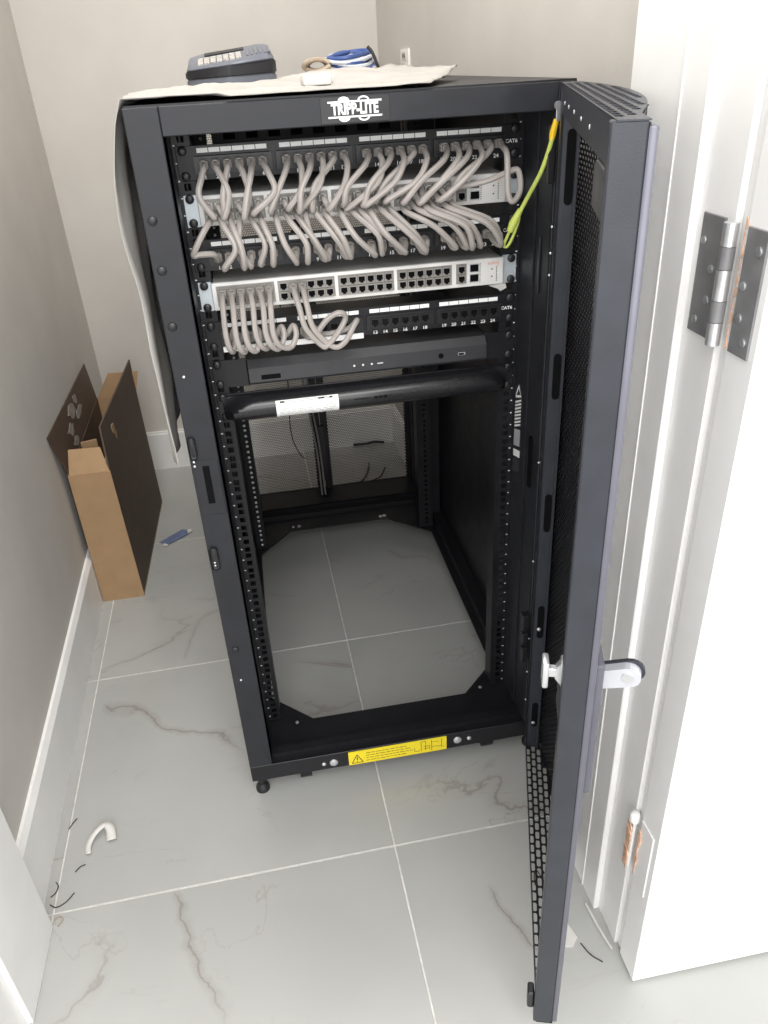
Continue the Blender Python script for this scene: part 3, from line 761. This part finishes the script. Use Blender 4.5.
ub = B().box(.146, .158, yf-.0008, yf, .8140, .8190, .0004).build('usb_port', 'steel', t)
B().box(.147, .1555, yf-.0012, yf-.0007, .8150, .8180).build('cavity', 'hole', ub)
screws(t, ZF)

# rounded black blank panel with sticker
t = thing('blank_panel', 'rounded black blanking panel with a white sticker on its left', 'rack panel', (0, YR, .75))
bp = B(); NX, NT = 60, 14
zc0, hh = .7665, .0205
rows = []
for i in range(NX+1):
    x = -.2330+.4610*i/NX; row = []
    e = min((x+.2330), (.2280-x))
    for k in range(NT+1):
        a = -math.pi/2+math.pi*k/NT
        top = max(0, math.sin(a))
        lim = .010+.050*top                       # the upper curve starts further in
        g = min(1, max(0, e-.004)/lim) ; g = g*g*(3-2*g)
        dep = .006+.024*g if a < .9 or e > .01 else .010
        row.append(bp.bm.verts.new((x, YR-.004-dep*math.cos(a)**.8 if math.cos(a) > 0 else YR-.004, zc0+hh*math.sin(a))))
    rows.append(row)
for i in range(NX):
    for k in range(NT): bp.bm.faces.new((rows[i][k], rows[i+1][k], rows[i+1][k+1], rows[i][k+1]))
bp.bm.faces.new([r for r in rows[0]]); bp.bm.faces.new([r for r in rows[-1]][::-1])
for k in (0, NT): pass
bp.bm.faces.new([rows[i][0] for i in range(NX+1)]+[rows[i][NT] for i in range(NX, -1, -1)])
bp.box(-.2413, .2413, YR-.004, YR-.001, .7460, .7885, .0006)
bp.build('rounded_cover', 'gloss', t, True)
sk = B()
def cyl_pt(x, a, off=.0006): return (x, YR-.004-(.030+off)*max(0, math.cos(a))**.8, zc0+(hh+off)*math.sin(a))
AS = [-1.02+1.62*k/6 for k in range(7)]
grid = [[sk.bm.verts.new(cyl_pt(-.1515+.0985*i/4, a)) for i in range(5)] for a in AS]
for j in range(6):
    for i in range(4): sk.bm.faces.new((grid[j][i], grid[j][i+1], grid[j+1][i+1], grid[j+1][i]))
sk_o = sk.build('sticker', 'paper', t, True)
pk = B()
def prow(a, segs, h=.03):
    for x0, x1 in segs: pk.poly([cyl_pt(x0, a-h, .0011), cyl_pt(x1, a-h, .0011), cyl_pt(x1, a+h, .0011), cyl_pt(x0, a+h, .0011)])
prow(.42, [(-.145, -.062)], .012); prow(.52, [(-.145, -.062)], .012); prow(.47, [(-.145, -.138), (-.085, -.075), (-.067, -.062)], .04)
pk.build('sticker_print', 'print', sk_o)
pk = B()
for j, a in enumerate((.26, .12, -.02, -.16, -.32, -.48, -.66, -.84)):
    x = -.147
    while x < -.062:
        l = random.uniform(.006, .022); prow(a, [(x, min(x+l, -.058))], .016); x += l+.003
pk.build('sticker_print', 'greyprint', sk_o)
# faint clear label with dark print
ck = B()
def prow2(a, x0, x1, h): ck.poly([cyl_pt(x0, a-h, .0009), cyl_pt(x1, a-h, .0009), cyl_pt(x1, a+h, .0009), cyl_pt(x0, a+h, .0009)])
for k, (x0, x1) in enumerate(((-.028, -.004), (.004, .009), (.012, .016), (.019, .024))): prow2(.05, x0, x1, .10 if k else .02)
ck.build('embossed_print', 'hole', t)
screws(t, .7830)

# ---------------------------------------------------------------- patch cables
ORD = ['first', 'second', 'third', 'fourth', 'fifth', 'sixth', 'seventh', 'eighth', 'ninth', 'tenth', 'eleventh', 'twelfth', 'thirteenth', 'fourteenth',
       'fifteenth', 'sixteenth', 'seventeenth', 'eighteenth', 'nineteenth', 'twentieth', 'twenty-first', 'twenty-second', 'twenty-third', 'twenty-fourth']
plug_me = B().box(-.0056, .0056, -.012, .003, -.0050, .0050, .0012).box(-.0042, .0042, -.021, -.011, -.0040, .0040, .0012).box(-.003, .003, -.016, .001, .0048, .0064, .0005).mesh('plug', True)
clear_me = B().box(-.0054, .0054, -.011, .003, -.0042, .0042, .0006).box(-.0026, .0026, -.013, .002, .0044, .0058, .0004).mesh('plug', True)
boot_me = B().tube([(0, -.009, 0), (0, -.014, 0), (0, -.022, 0)], [.0046, .0042, .0034], 8).mesh('boot', True)
RC = .0042
def cable(label, group, A, Bp, mid, clearB=False, clearA=False, drop=0.0):
    """A, Bp: port positions (front of the sockets); mid: control points between the plugs"""
    A = Vector(A); Bp = Vector(Bp)
    t = thing('patch_cable', label, 'cable', tuple(A), group)
    pts = [A+Vector((0, -.016, 0)), A+Vector((0, -.026, -.002))]+[Vector(m) for m in mid]+[Bp+Vector((0, -.026, .001)), Bp+Vector((0, -.016, 0))]
    B().tube(curve_pts(pts, 7), RC, 8).build('jacket', 'cable', t, True)
    for P, cl in ((A, clearA), (Bp, clearB)):
        placed('plug', clear_me if cl else plug_me, 'clear' if cl else 'plug', t, P)
        if cl: placed('boot', boot_me, 'plug', t, P)
    return t
rnd = random.Random(11)
yp = YR-.0075; ys = YR-.0125
# top panel down to the upper row of the upper switch
for i in range(24):
    x0 = PX[i]; j = i
    x1 = SX[j]
    A = (x0, yp, ZA-.0178); E = (x1, ys, ZB-.0090)
    l1 = (1 if i % 2 else -1)*rnd.uniform(.004, .017); l2 = rnd.choice((-1, 1))*rnd.uniform(.003, .009); o1 = rnd.uniform(-.012, .010)
    mid = [(x0+(x1-x0)*.10+l1*.4, yp-.040+o1, ZA-.030), (x0+(x1-x0)*.5+l1, yp-.052+o1, ZA-.052), (x1+l2, yp-.050+o1, ZB-.014+rnd.uniform(-.006, .002)), (x1+l2*.6, yp-.038+o1*.4, ZB-.016)]
    if i == 23:
        mid = [(.205, yp-.048, ZA-.030), (.205, yp-.056, ZA-.075), (.212, yp-.058, ZA-.088), (.224, yp-.052, ZA-.075), (.222, yp-.046, ZA-.050), (.205, yp-.045, ZA-.052), (.175, yp-.045, ZA-.061)]
    lab = f'grey cable in the {ORD[i]} port from left of the topmost patch panel'
    if i == 23: lab = 'grey patch cable looping over the right end of the upper switch'
    cable(lab, 'grey cables hanging from the topmost patch panel', A, E, mid, clearB=True)
# lower row of the upper switch down to the middle panel
for i in range(24):
    x0 = SX[i]; x1 = PX[i]
    A = (x0, ys, ZB-.0232); E = (x1, yp, ZC_-.0178)
    l1 = (1 if i % 3 else -1)*rnd.uniform(.002, .014); l2 = rnd.choice((-1, 1))*rnd.uniform(.003, .008); o1 = rnd.uniform(-.012, .010)
    mid = [(x0+(x1-x0)*.08+l1*.3, ys-.042+o1, ZB-.032), (x0+(x1-x0)*.5+l1, ys-.054+o1, ZB-.058), (x1+l2, yp-.052+o1, ZC_-.022), (x1+l2*.7, yp-.040+o1*.4, ZC_-.025)]
    if i == 0:
        mid = [(-.217, ys-.045, ZB-.034), (-.231, ys-.050, ZB-.054), (-.236, ys-.048, ZB-.064), (-.228, ys-.046, ZB-.064), (-.210, yp-.042, ZC_-.006)]
    if i >= 18: mid[1] = (x0+(x1-x0)*.68+l1*.5, ys-.054+o1, ZB-.052)
    lab = f'grey cable in the {ORD[i]} port from left of the middle patch panel'
    if i == 0: lab = 'grey patch cable bulging out to the left below the upper switch'
    cable(lab, 'grey cables below the upper switch', A, E, mid, clearA=True)
# lower switch to the lowest panel: six in a bunch, two loops
for i in range(6):
    x0 = SX[i]; x1 = PX[i]
    A = (x0, ys, ZD-.0100); E = (x1, yp, ZE-.0178)
    w1 = rnd.uniform(-.003, .003); o1 = rnd.uniform(-.006, .006)
    sw_ = .010+.012*(i/5)
    mid = [(x0+w1, ys-.046+o1, ZD-.026), (x0+w1-.001, ys-.056+o1, ZD-.058), (x0+(x1-x0)*.4+w1+.001, ys-.056+o1, ZE-.018), (x1+sw_*.35, yp-.052+o1, ZE-.025), (x1+sw_*.8, yp-.046+o1, ZE-.010), (x1+sw_*.7, yp-.038+o1*.5, ZE+.002), (x1+sw_*.3, yp-.034, ZE-.010)]
    lab = f'grey patch cable from the {ORD[i]} top-row port of the lower white switch'
    cable(lab, 'grey cables hanging from the lower switch', A, E, mid)
for i in range(6):
    x0 = SX[i]
    if i in (2, 3):                                             # bare sockets glow brass between the plugs
        continue
A = (SX[7], ys, ZD-.0100); E = (PX[6], yp, ZE-.0178)
cable('grey patch cable crossing down from the lower switch to the left loop', 'grey cables hanging from the lower switch', A, E,
      [(SX[7]+.004, ys-.045, ZD-.030), (SX[7]+.010, ys-.050, ZD-.060), (-.075, ys-.050, ZE-.026), (-.066, ys-.052, ZE-.028), (-.050, ys-.052, ZE-.012), (-.036, ys-.052, ZE+.010), (-.044, ys-.056, ZE+.020), (-.062, ys-.054, ZE+.012), (-.080, ys-.046, ZE-.010), (PX[6]+.004, ys-.036, ZE-.018)])
A = (SX[8], ys, ZD-.0100); E = (PX[7], yp, ZE-.0178)
cable('grey patch cable sweeping right from the lower switch in an open loop', 'grey cables hanging from the lower switch', A, E,
      [(SX[8]+.002, ys-.045, ZD-.030), (SX[8]+.008, ys-.050, ZD-.062), (-.058, ys-.052, ZE-.030), (-.040, ys-.052, ZE-.026), (-.024, ys-.048, ZE-.004), (-.018, ys-.040, ZE+.002), (-.030, ys-.036, ZE-.010), (-.060, ys-.034, ZE-.016)])
for i, x in enumerate((SX[3], SX[4])):
    B().box(x-.0036, x+.0036, YR-.0142, YR-.0138, ZD-.0290, ZD-.0215).build('gold_contacts', 'brass', sw2)

# ground wire
t = thing('ground_wire', 'green and yellow ground wire looping from the top hinge to the frame', 'wire', (.2, .05, 1.0))
B().tube(curve_pts([(.247, -.006, 1.148), (.243, -.004, 1.125), (.236, .008, 1.090), (.226, .030, 1.055), (.219, .040, 1.035), (.212, .050, 1.015)], 6), .0030, 8).build('jacket', 'green', t, True)
B().tube(curve_pts([(.212, .050, 1.015), (.206, .055, .999), (.203, .058, .988), (.208, .058, .986), (.214, .054, .998), (.219, .046, 1.020), (.2195, .042, 1.032)], 6), .0022, 8).build('loop', 'green', t, True)
B().tube([(.2195, .039, 1.038), (.213, .048, 1.020), (.2095, .052, 1.008)], [.004, .0062, .0048], 10).build('connector_boot', 'green', t, True)
B().tube([(.2475, -.007, 1.152), (.2445, -.005, 1.136), (.2435, -.004, 1.128)], [.0036, .0046, .0034], 10).build('terminal_sleeve', 'yellowp', t, True)
B().box(.2455, .2505, -.011, -.009, 1.150, 1.165, .0005).cyl((.2478, -.012, 1.168), (.2478, -.008, 1.168), .005, 12).build('ring_terminal', 'steel', t)

# ---------------------------------------------------------------- on top of the rack
def sheet_z(x, y):
    n = noise.noise(Vector((x*9, y*7, 1.3)))*.5+noise.noise(Vector((x*24, y*20, 4.1)))*.35+noise.noise(Vector((x*60, y*45, 8.1)))*.12
    f = min(1, max(0, y)/.10); mound = .016*math.exp(-((x-.02)**2/.012+(y-.42)**2/.02))
    return 1.1985+f*(max(0, .006+.013*n)+mound)+(1-f)*(.0015+.004*max(0, n))
sh = B(); NU, NV = 60, 46
rows = []
for j in range(NV+1):
    v = j/NV; row = []
    yb = .002+.62*v
    xr_ = .085+.11*min(1, v*2.2)-.16*max(0, v-.45)
    if v < .1: xr_ -= .0
    Ltop = xr_+.290; Ld = (.485-.12*v+.02*math.sin(v*9)) if v < .85 else .36
    for i in range(NU+1):
        s_ = (Ltop+Ld)*i/NU
        y = yb+.005*noise.noise(Vector((s_*12, v*3, 0)))*(1 if j else 0)
        if s_ < Ltop:
            x = xr_-s_; z = sheet_z(x, y)
            edge = max(0, 1-s_/.05)
            if v > .2: z += .012*edge*min(1, (v-.2)*4)
            if j == 0: y -= .004; z = sheet_z(x, y)+.001
            if x < -.17 and j < 3: y += .010*(3-j)/3; z += .0035*(3-j)/3
        else:
            d = s_-Ltop
            bul = .020*math.sin(min(1, d/.10)*math.pi/2)+.008*noise.noise(Vector((v*5, d*9, 2.2)))+.005*math.sin(v*46+d*10)
            x = -.291-max(.001, bul); z = 1.203-d*.985+.004*noise.noise(Vector((v*9, d*6, 7)))
            if d < .02: x = -.290-.006*(d/.02)
            y = yb+.01+.015*math.sin(d*8)
        row.append(sh.bm.verts.new((x, y, z)))
    rows.append(row)
for j in range(NV):
    for i in range(NU): sh.bm.faces.new((rows[j][i], rows[j+1][i], rows[j+1][i+1], rows[j][i+1]))
so = sh.build('dust_sheet', 'cloth', None, True); solid(so, .0012)
tag(so, 'crumpled grey-white dust sheet draped over the rack top and left side', 'dust sheet')
ZS = 1.207
# handheld tester
t = thing('cable_tester', 'slate grey handheld tester with pale keypad lying on the dust sheet', 'tester', (-.15, .45, ZS))
def slab(name, outline, z0, z1, m, par, taper=1.0, c=(-.155, .47)):
    b = B(); n = len(outline)
    lo = [b.bm.verts.new((x, y, z0 if not callable(z0) else z0(x, y))) for x, y in outline]
    hi = [b.bm.verts.new((c[0]+(x-c[0])*taper, c[1]+(y-c[1])*taper, z1 if not callable(z1) else z1(x, y))) for x, y in outline]
    b.bm.faces.new(lo[::-1]); b.bm.faces.new(hi)
    for i in range(n): b.bm.faces.new((lo[i], lo[(i+1) % n], hi[(i+1) % n], hi[i]))
    bmesh.ops.bevel(b.bm, geom=b.bm.edges[:], offset=.002, segments=2, affect='EDGES')
    return b.build(name, m, par, True)
OUT = [(-.226, .440), (-.212, .418), (-.160, .398), (-.150, .398), (-.086, .424), (-.078, .440), (-.078, .540), (-.095, .560), (-.205, .560), (-.228, .535)]
hi_z = lambda k0, k1, ky=0: (lambda x, y: ZS+k0+(x+.226)/.15*k1+(y-.4)*ky)
slab('base_shell', OUT, ZS-.004, hi_z(.009, .004), 'tester', t)
slab('rubber_band', [( -.154+(x+.154)*1.012, .48+(y-.48)*1.012) for x, y in OUT], hi_z(.009, .004), hi_z(.021, .012), 'testerdark', t)
top_shell = slab('top_shell', OUT, hi_z(.021, .012), hi_z(.024, .015, .13), 'tester', t, .90)
kp = B(); ax_, ay_ = Vector((1, 0, .10)).normalized(), Vector((0, 1, .145)).normalized(); az_ = ax_.cross(ay_)
tz = lambda x, y: hi_z(.024, .015, .13)(-.155+(x+.155)/.9, .47+(y-.47)/.9)
for a in range(7):
    for b_ in range(4):
        x = -.200+a*.0105; y = .432+b_*.016
        kp.obox((x, y, tz(x, y)+.0008), ax_, ay_, az_, .0042, .006, .0014)
kp.build('keypad', 'keypad', t)
for k in range(6):
    x = -.122+k*.0072
    B().obox((x, .470, tz(x, .470)+.0006), ax_, ay_, az_, .0020, .034, .0014, .0006).build('grip_rib', 'tester', t)
B().obox((-.160, .520, tz(-.160, .520)+.0008), ax_, ay_, az_, .034, .014, .0012).build('screen', 'testerdark', t)
# foam block
o = B().box(-.0625, -.0235, .105, .150, 1.2035, 1.2175, .004, 2).box(-.0245, -.0205, .112, .143, 1.2055, 1.2145, .0015).build('foam_block', 'foam', None, True)
tag(o, 'small white foam block near the front edge of the dust sheet', 'foam block')
# blue and white cable coil
t = thing('cable_coil', 'coil of blue and pale cable lying at the back of the dust sheet', 'cable coil', (.07, .6, 1.207))
for k, (m, rr1, dz, ph) in enumerate((('blue', .046, 0, 0), ('lightblue', .041, .004, .3), ('blue', .036, .008, .7), ('lightblue', .045, .009, 1.1), ('blue', .040, .013, 1.6))):
    pts = []
    for a in range(28):
        q = 2*math.pi*a/28
        pts.append((.072+rr1*math.cos(q)+.003*math.sin(3*q+ph), .62+.050*math.sin(q+.1*k), 1.2215+dz+.013*math.sin(q*.5+ph*.2)**2+.010*math.sin(q+ph)))
    B().tube(pts, .0040, 8, closed=True).build('loop', m, t, True)
B().tube(curve_pts([(.100, .575, 1.252), (.108, .572, 1.242), (.116, .570, 1.222), (.122, .572, 1.2085)], 5), .0030, 8).build('tail', 'wire', t, True)
t = thing('cord_bundle', 'small wound bundle of tan cord beside the blue cable coil', 'cord', (0, .58, 1.207))
for k in range(7):
    pts = [(.004+(.024-.003*(k%3))*math.cos(q)+.001*k, .575+.008*k+.006*math.sin(q*2), 1.2270+.009*math.sin(q)) for q in [2*math.pi*a/20 for a in range(20)]]
    B().tube(pts, .0042, 7, closed=True).build('loop', 'tan', t, True)

# ---------------------------------------------------------------- cables and clutter inside / behind the rack
for k, (xa, xb) in enumerate(((-.062, -.040), (-.050, -.030))):
    o = B().tube(curve_pts([(xa-.008, 1.02, .70), (xa, 1.03, .45), (xb-.004, 1.035, .25), (xb, 1.03, .09)], 8), .0028, 8).build('hanging_cable', 'portgrey', None, True)
    tag(o, ('left' if k == 0 else 'right')+' one of two thin grey cables hanging inside the back of the rack', 'cable', 'cables hanging at the back of the rack')
o = B().tube(curve_pts([(-.10, 1.03, .72), (-.105, 1.04, .42), (-.112, 1.045, .33), (-.108, 1.05, .27), (-.092, 1.05, .225), (-.080, 1.05, .21)], 8), .0016, 6).build('thin_wire', 'wire', None, True)
tag(o, 'thin black wire dangling left of the grey cables inside the rack', 'wire')
for k, P in enumerate(([(.005, 1.19, .004), (.06, 1.24, .004), (.11, 1.25, .004), (.145, 1.33, .004), (.155, 1.38, .004)], [(.04, 1.22, .0055), (.10, 1.23, .004), (.17, 1.26, .004), (.205, 1.33, .004)])):
    o = B().tube(curve_pts(P, 8), .0025, 6).build('floor_wire', 'wire', None, True)
    tag(o, ('black wire on the floor behind the rack, forked toward the back wall', 'longer curved black wire on the floor behind the rack')[k], 'wire', 'wires behind the rack')
o = B().tube(curve_pts([(.12, 1.525, .012), (.16, 1.522, .012), (.20, 1.524, .014), (.235, 1.52, .010)], 8), .005, 6).build('wall_wire', 'wire', None, True)
tag(o, 'short black cord lying along the back baseboard behind the rack', 'wire')
# small electrical parts seen above the top panel
t = thing('power_strip', 'dark rack power strip seen through the gap above the topmost panel', 'power strip', (0, .80, 1.10))
B().box(-.21, .20, .80, .845, 1.090, 1.134, .002).build('case', 'black2', t)
for k in range(8): B().box(-.185+k*.048, -.160+k*.048, .7985, .80, 1.10, 1.122).build('socket', 'hole', t)
for k, (x, c) in enumerate(((.045, 'blue'), (.060, 'lightblue'), (.12, 'blue'))):
    o = B().tube(curve_pts([(x, .70, 1.185), (x+.01, .66, 1.155), (x+.03, .64, 1.150), (x+.05, .66, 1.180)], 6), .004, 8).build('cable_loop', c, None, True)
    tag(o, ('blue cable loop in the gap above the topmost panel, left of the pale one', 'pale cable loop in the gap above the topmost panel', 'rightmost blue cable loop in the gap above the topmost panel')[k], 'cable', 'cable loops above the topmost panel')

# ---------------------------------------------------------------- cardboard box
t = thing('cardboard_box', 'open cardboard box with raised flaps standing against the left wall', 'box', (-.62, 1.02, 0))
x0a, x1a, y0a, y1a, hz = -.6735, -.567, .753, 1.288, .384
sk_ = lambda y: -.008*(y-.753)/.535
th = .004
def sheet4(name, P, d, m, par=t):
    return B().prism(P, d).build(name, m, par)
xR = lambda y: x1a+.011*(y-y0a)/(y1a-y0a)
sheet4('front_panel', [(x0a-.001, y0a-.002, 0), (x1a+.001, y0a-.002, 0), (x1a-.006, y0a-.002, hz), (x0a-.001, y0a-.002, hz)], (0, th, 0), 'cardboard')
sheet4('back_panel', [(x0a-.008, y1a, 0), (xR(y1a), y1a, 0), (xR(y1a)-.004, y1a, hz), (x0a-.008, y1a, hz)], (0, -th, 0), 'cardboard')
rp = sheet4('side_panel', [(x1a, y0a+.002, 0), (xR(y1a), y1a, 0), (xR(y1a)-.004, y1a, hz), (x1a-.007, y0a+.002, hz)], (-th, 0, 0), 'cardshade')
sheet4('side_panel', [(x0a, y0a+.002, 0), (x0a-.008, y1a, 0), (x0a-.008, y1a, hz), (x0a, y0a+.002, hz)], (th, 0, 0), 'cardshade')
sheet4('bottom_panel', [(x0a, y0a, .002), (x1a, y0a, .002), (xR(y1a), y1a, .002), (x0a-.008, y1a, .002)], (0, 0, th), 'cardboard')
sheet4('flap', [(x0a+.002, y0a, hz), (x1a-.008, y0a, hz), (-.588, y0a+.022, .440), (-.6640, y0a+.022, .442)], (0, th*.6, 0), 'cardboard')
sheet4('flap', [(x0a-.004, y1a, hz), (xR(y1a)-.006, y1a, hz), (xR(y1a)+.012, y1a+.006, .452), (-.632, y1a+.006, .455)], (0, -th*.6, 0), 'cardboard')
sheet4('flap', [(x1a-.007, y0a+.003, hz), (xR(y1a)-.004, y1a-.003, hz), (xR(y1a)-.006, y1a+.015, .487), (x1a-.010, y0a+.030, .490)], (-th, 0, 0), 'cardshade')
lf = sheet4('flap', [(x0a, y0a+.003, hz), (x0a-.008, y1a-.003, hz), (x0a-.0245, y1a+.02, .487), (x0a-.0150, y0a-.035, .502)], (th*.6, 0, 0), 'cardshade')
fx = lambda y, z: x0a-.008*(y-y0a)/.535-(z-hz)/.115*(.015+.003*(y-y0a)/.535)+.0025
prs = random.Random(5)
for y, z, s1, s2 in ((.985, .462, .050, .026), (1.06, .470, .034, .020), (.915, .440, .046, .024), (1.055, .436, .050, .022), (.925, .404, .050, .020)):
    ring = []
    for k in range(11):
        a = 2*math.pi*k/11; r = prs.uniform(.45, 1)
        yy_, zz_ = y+s1*r*math.cos(a)*1.0, z+s2*r*math.sin(a)*.75
        ring.append((fx(yy_, zz_), yy_, zz_))
    B().prism(ring, (.0012, 0, 0)).build('torn_paper_patch', 'residue', lf)
tear = B().prism([(x1a-.0055, .878, .452), (x1a-.0055, .905, .448), (x1a-.0055, .915, .425), (x1a-.0055, .93, .405), (x1a-.0055, .905, .402), (x1a-.0055, .895, .424), (x1a-.0055, .880, .432)], (.0022, 0, 0))
tear.build('torn_patch', 'cardboard', t)
B().prism([(x1a-.016, y0a+.02, .376), (x1a-.012, y0a+.12, .372), (x1a-.012, y0a+.10, .42), (x1a-.016, y0a+.03, .405)], (-.002, 0, 0)).build('paper_insert', 'paper', t)
B().prism([(-.65, y0a+.10, .30), (-.61, y0a+.10, .30), (-.61, y0a+.10, .43), (-.65, y0a+.10, .425)], (0, .004, 0)).build('inner_divider', 'cardboard', t)

# ---------------------------------------------------------------- small things
# wall outlet
yo0, yo1 = 1.135, 1.222
t = thing('wall_outlet', 'beige wall outlet plate on the right wall above the rack', 'outlet', (xr(1.18), 1.18, 1.205))
ft = lambda y: xr(y)
B().prism([(ft(yo0), yo0, 1.198), (ft(yo1), yo1, 1.198), (ft(yo1), yo1, 1.252), (ft(yo0), yo0, 1.252)], (-.006, 0, 0)).build('cover_plate', 'white', t)
for z in (1.212, 1.236):
    B().prism([(ft(1.155)-.006, 1.155, z-.009), (ft(1.200)-.006, 1.200, z-.009), (ft(1.200)-.006, 1.200, z+.009), (ft(1.155)-.006, 1.155, z+.009)], (-.002, 0, 0)).build('socket', 'foam', t)
    for yy_ in (1.168, 1.185): B().box(ft(1.18)-.0086, ft(1.18)-.0075, yy_-.003, yy_+.003, z-.004, z+.005).build('socket_slot', 'hole', t)
# blue tape
o = B()
P = [(-.546, 1.022), (-.520, 1.000), (-.464, 1.046), (-.458, 1.066), (-.480, 1.080)]
up_ = [o.bm.verts.new((x, y, .003+.004*abs(math.sin(k*1.7)))) for k, (x, y) in enumerate(P)]
o.bm.faces.new(up_)
b = o.build('masking_tape', 'bluetape'); solid(b, .0015, 1)
tag(b, 'scrap of blue masking tape on the floor beside the cardboard box', 'tape')
B().prism([(-.462, 1.052, .004), (-.450, 1.060, .004), (-.452, 1.072, .005), (-.464, 1.068, .005)], (0, 0, .003)).build('curled_end', 'foam', b)
B().prism([(-.536, 1.000, .003), (-.523, .992, .003), (-.517, .999, .004), (-.529, 1.008, .004)], (0, 0, .002)).build('curled_end', 'foam', b)
# curled white plastic strip
pts = curve_pts([(-.5935, -.060, .004), (-.5950, -.040, .006), (-.5850, -.022, .012), (-.5680, -.012, .018), (-.5580, -.020, .014), (-.5540, -.040, .006)], 6)
o = B(); va = []
for k, p in enumerate(pts):
    wd_ = .0045+.004*k/len(pts)
    tdir = (pts[min(k+1, len(pts)-1)]-pts[max(0, k-1)]).normalized(); side = Vector((-tdir.y, tdir.x, 0)).normalized()
    va.append((o.bm.verts.new(p-side*wd_), o.bm.verts.new(p+side*wd_)))
for k in range(len(va)-1): o.bm.faces.new((va[k][0], va[k+1][0], va[k+1][1], va[k][1]))
b = o.build('plastic_strip', 'foam', None, True); solid(b, .001)
tag(b, 'curled strip of white plastic on the floor near the left baseboard', 'plastic strip')
# wire clippings
clip = [([(-.640, .006), (-.633, .020), (-.628, .028)], 'straight dark wire clipping against the left baseboard'),
        ([(-.612, -.092), (-.605, -.083), (-.596, -.080)], 'short dark wire clipping below the white plastic strip'),
        ([(-.643, -.106), (-.637, -.115), (-.640, -.128), (-.647, -.134)], 'hooked dark wire clipping left of the floor joint'),
        ([(-.645, -.149), (-.633, -.156), (-.618, -.149), (-.607, -.134)], 'long bowed dark wire clipping across the floor joint'),
        ([(-.632, -.180), (-.626, -.174), (-.618, -.181), (-.624, -.193)], 'looped reddish wire clipping beside the left jamb'),
        ([(.178, -.285, .004), (.182, -.268), (.190, -.260), (.196, -.285), (.212, -.310)], 'thin dark wire clipping beside the right door jamb'),
        ([(.214, -.395), (.222, -.415), (.236, -.430)], 'curved dark wire clipping by the foot of the right jamb')]
for P, lab in clip:
    o = B().tube(curve_pts([(p[0], p[1], .0012) for p in P], 6), .0009, 6).build('wire_clipping', 'tan' if 'reddish' in lab else 'wire', None, True)
    tag(o, lab, 'wire scrap', 'wire clippings on the floor')
# paint flake and caulk crumbs
o = B().prism([(.165, -.350, 0), (.185, -.340, 0), (.205, -.355, 0), (.213, -.385, 0), (.200, -.398, 0), (.170, -.392, 0), (.158, -.375, 0)], (0, 0, .0012)).build('plaster_flake', 'foam')
tag(o, 'flat white plaster flake on the floor between rack door and jamb', 'plaster flake')
o = B().tube(curve_pts([(.2475, -.335, .003), (.2505, -.370, .004), (.2545, -.400, .004), (.2580, -.415, .004)], 6), .0022, 6).build('caulk_bead', 'foam', None, True)
tag(o, 'ragged white caulk bead at the foot of the right jamb', 'caulk')
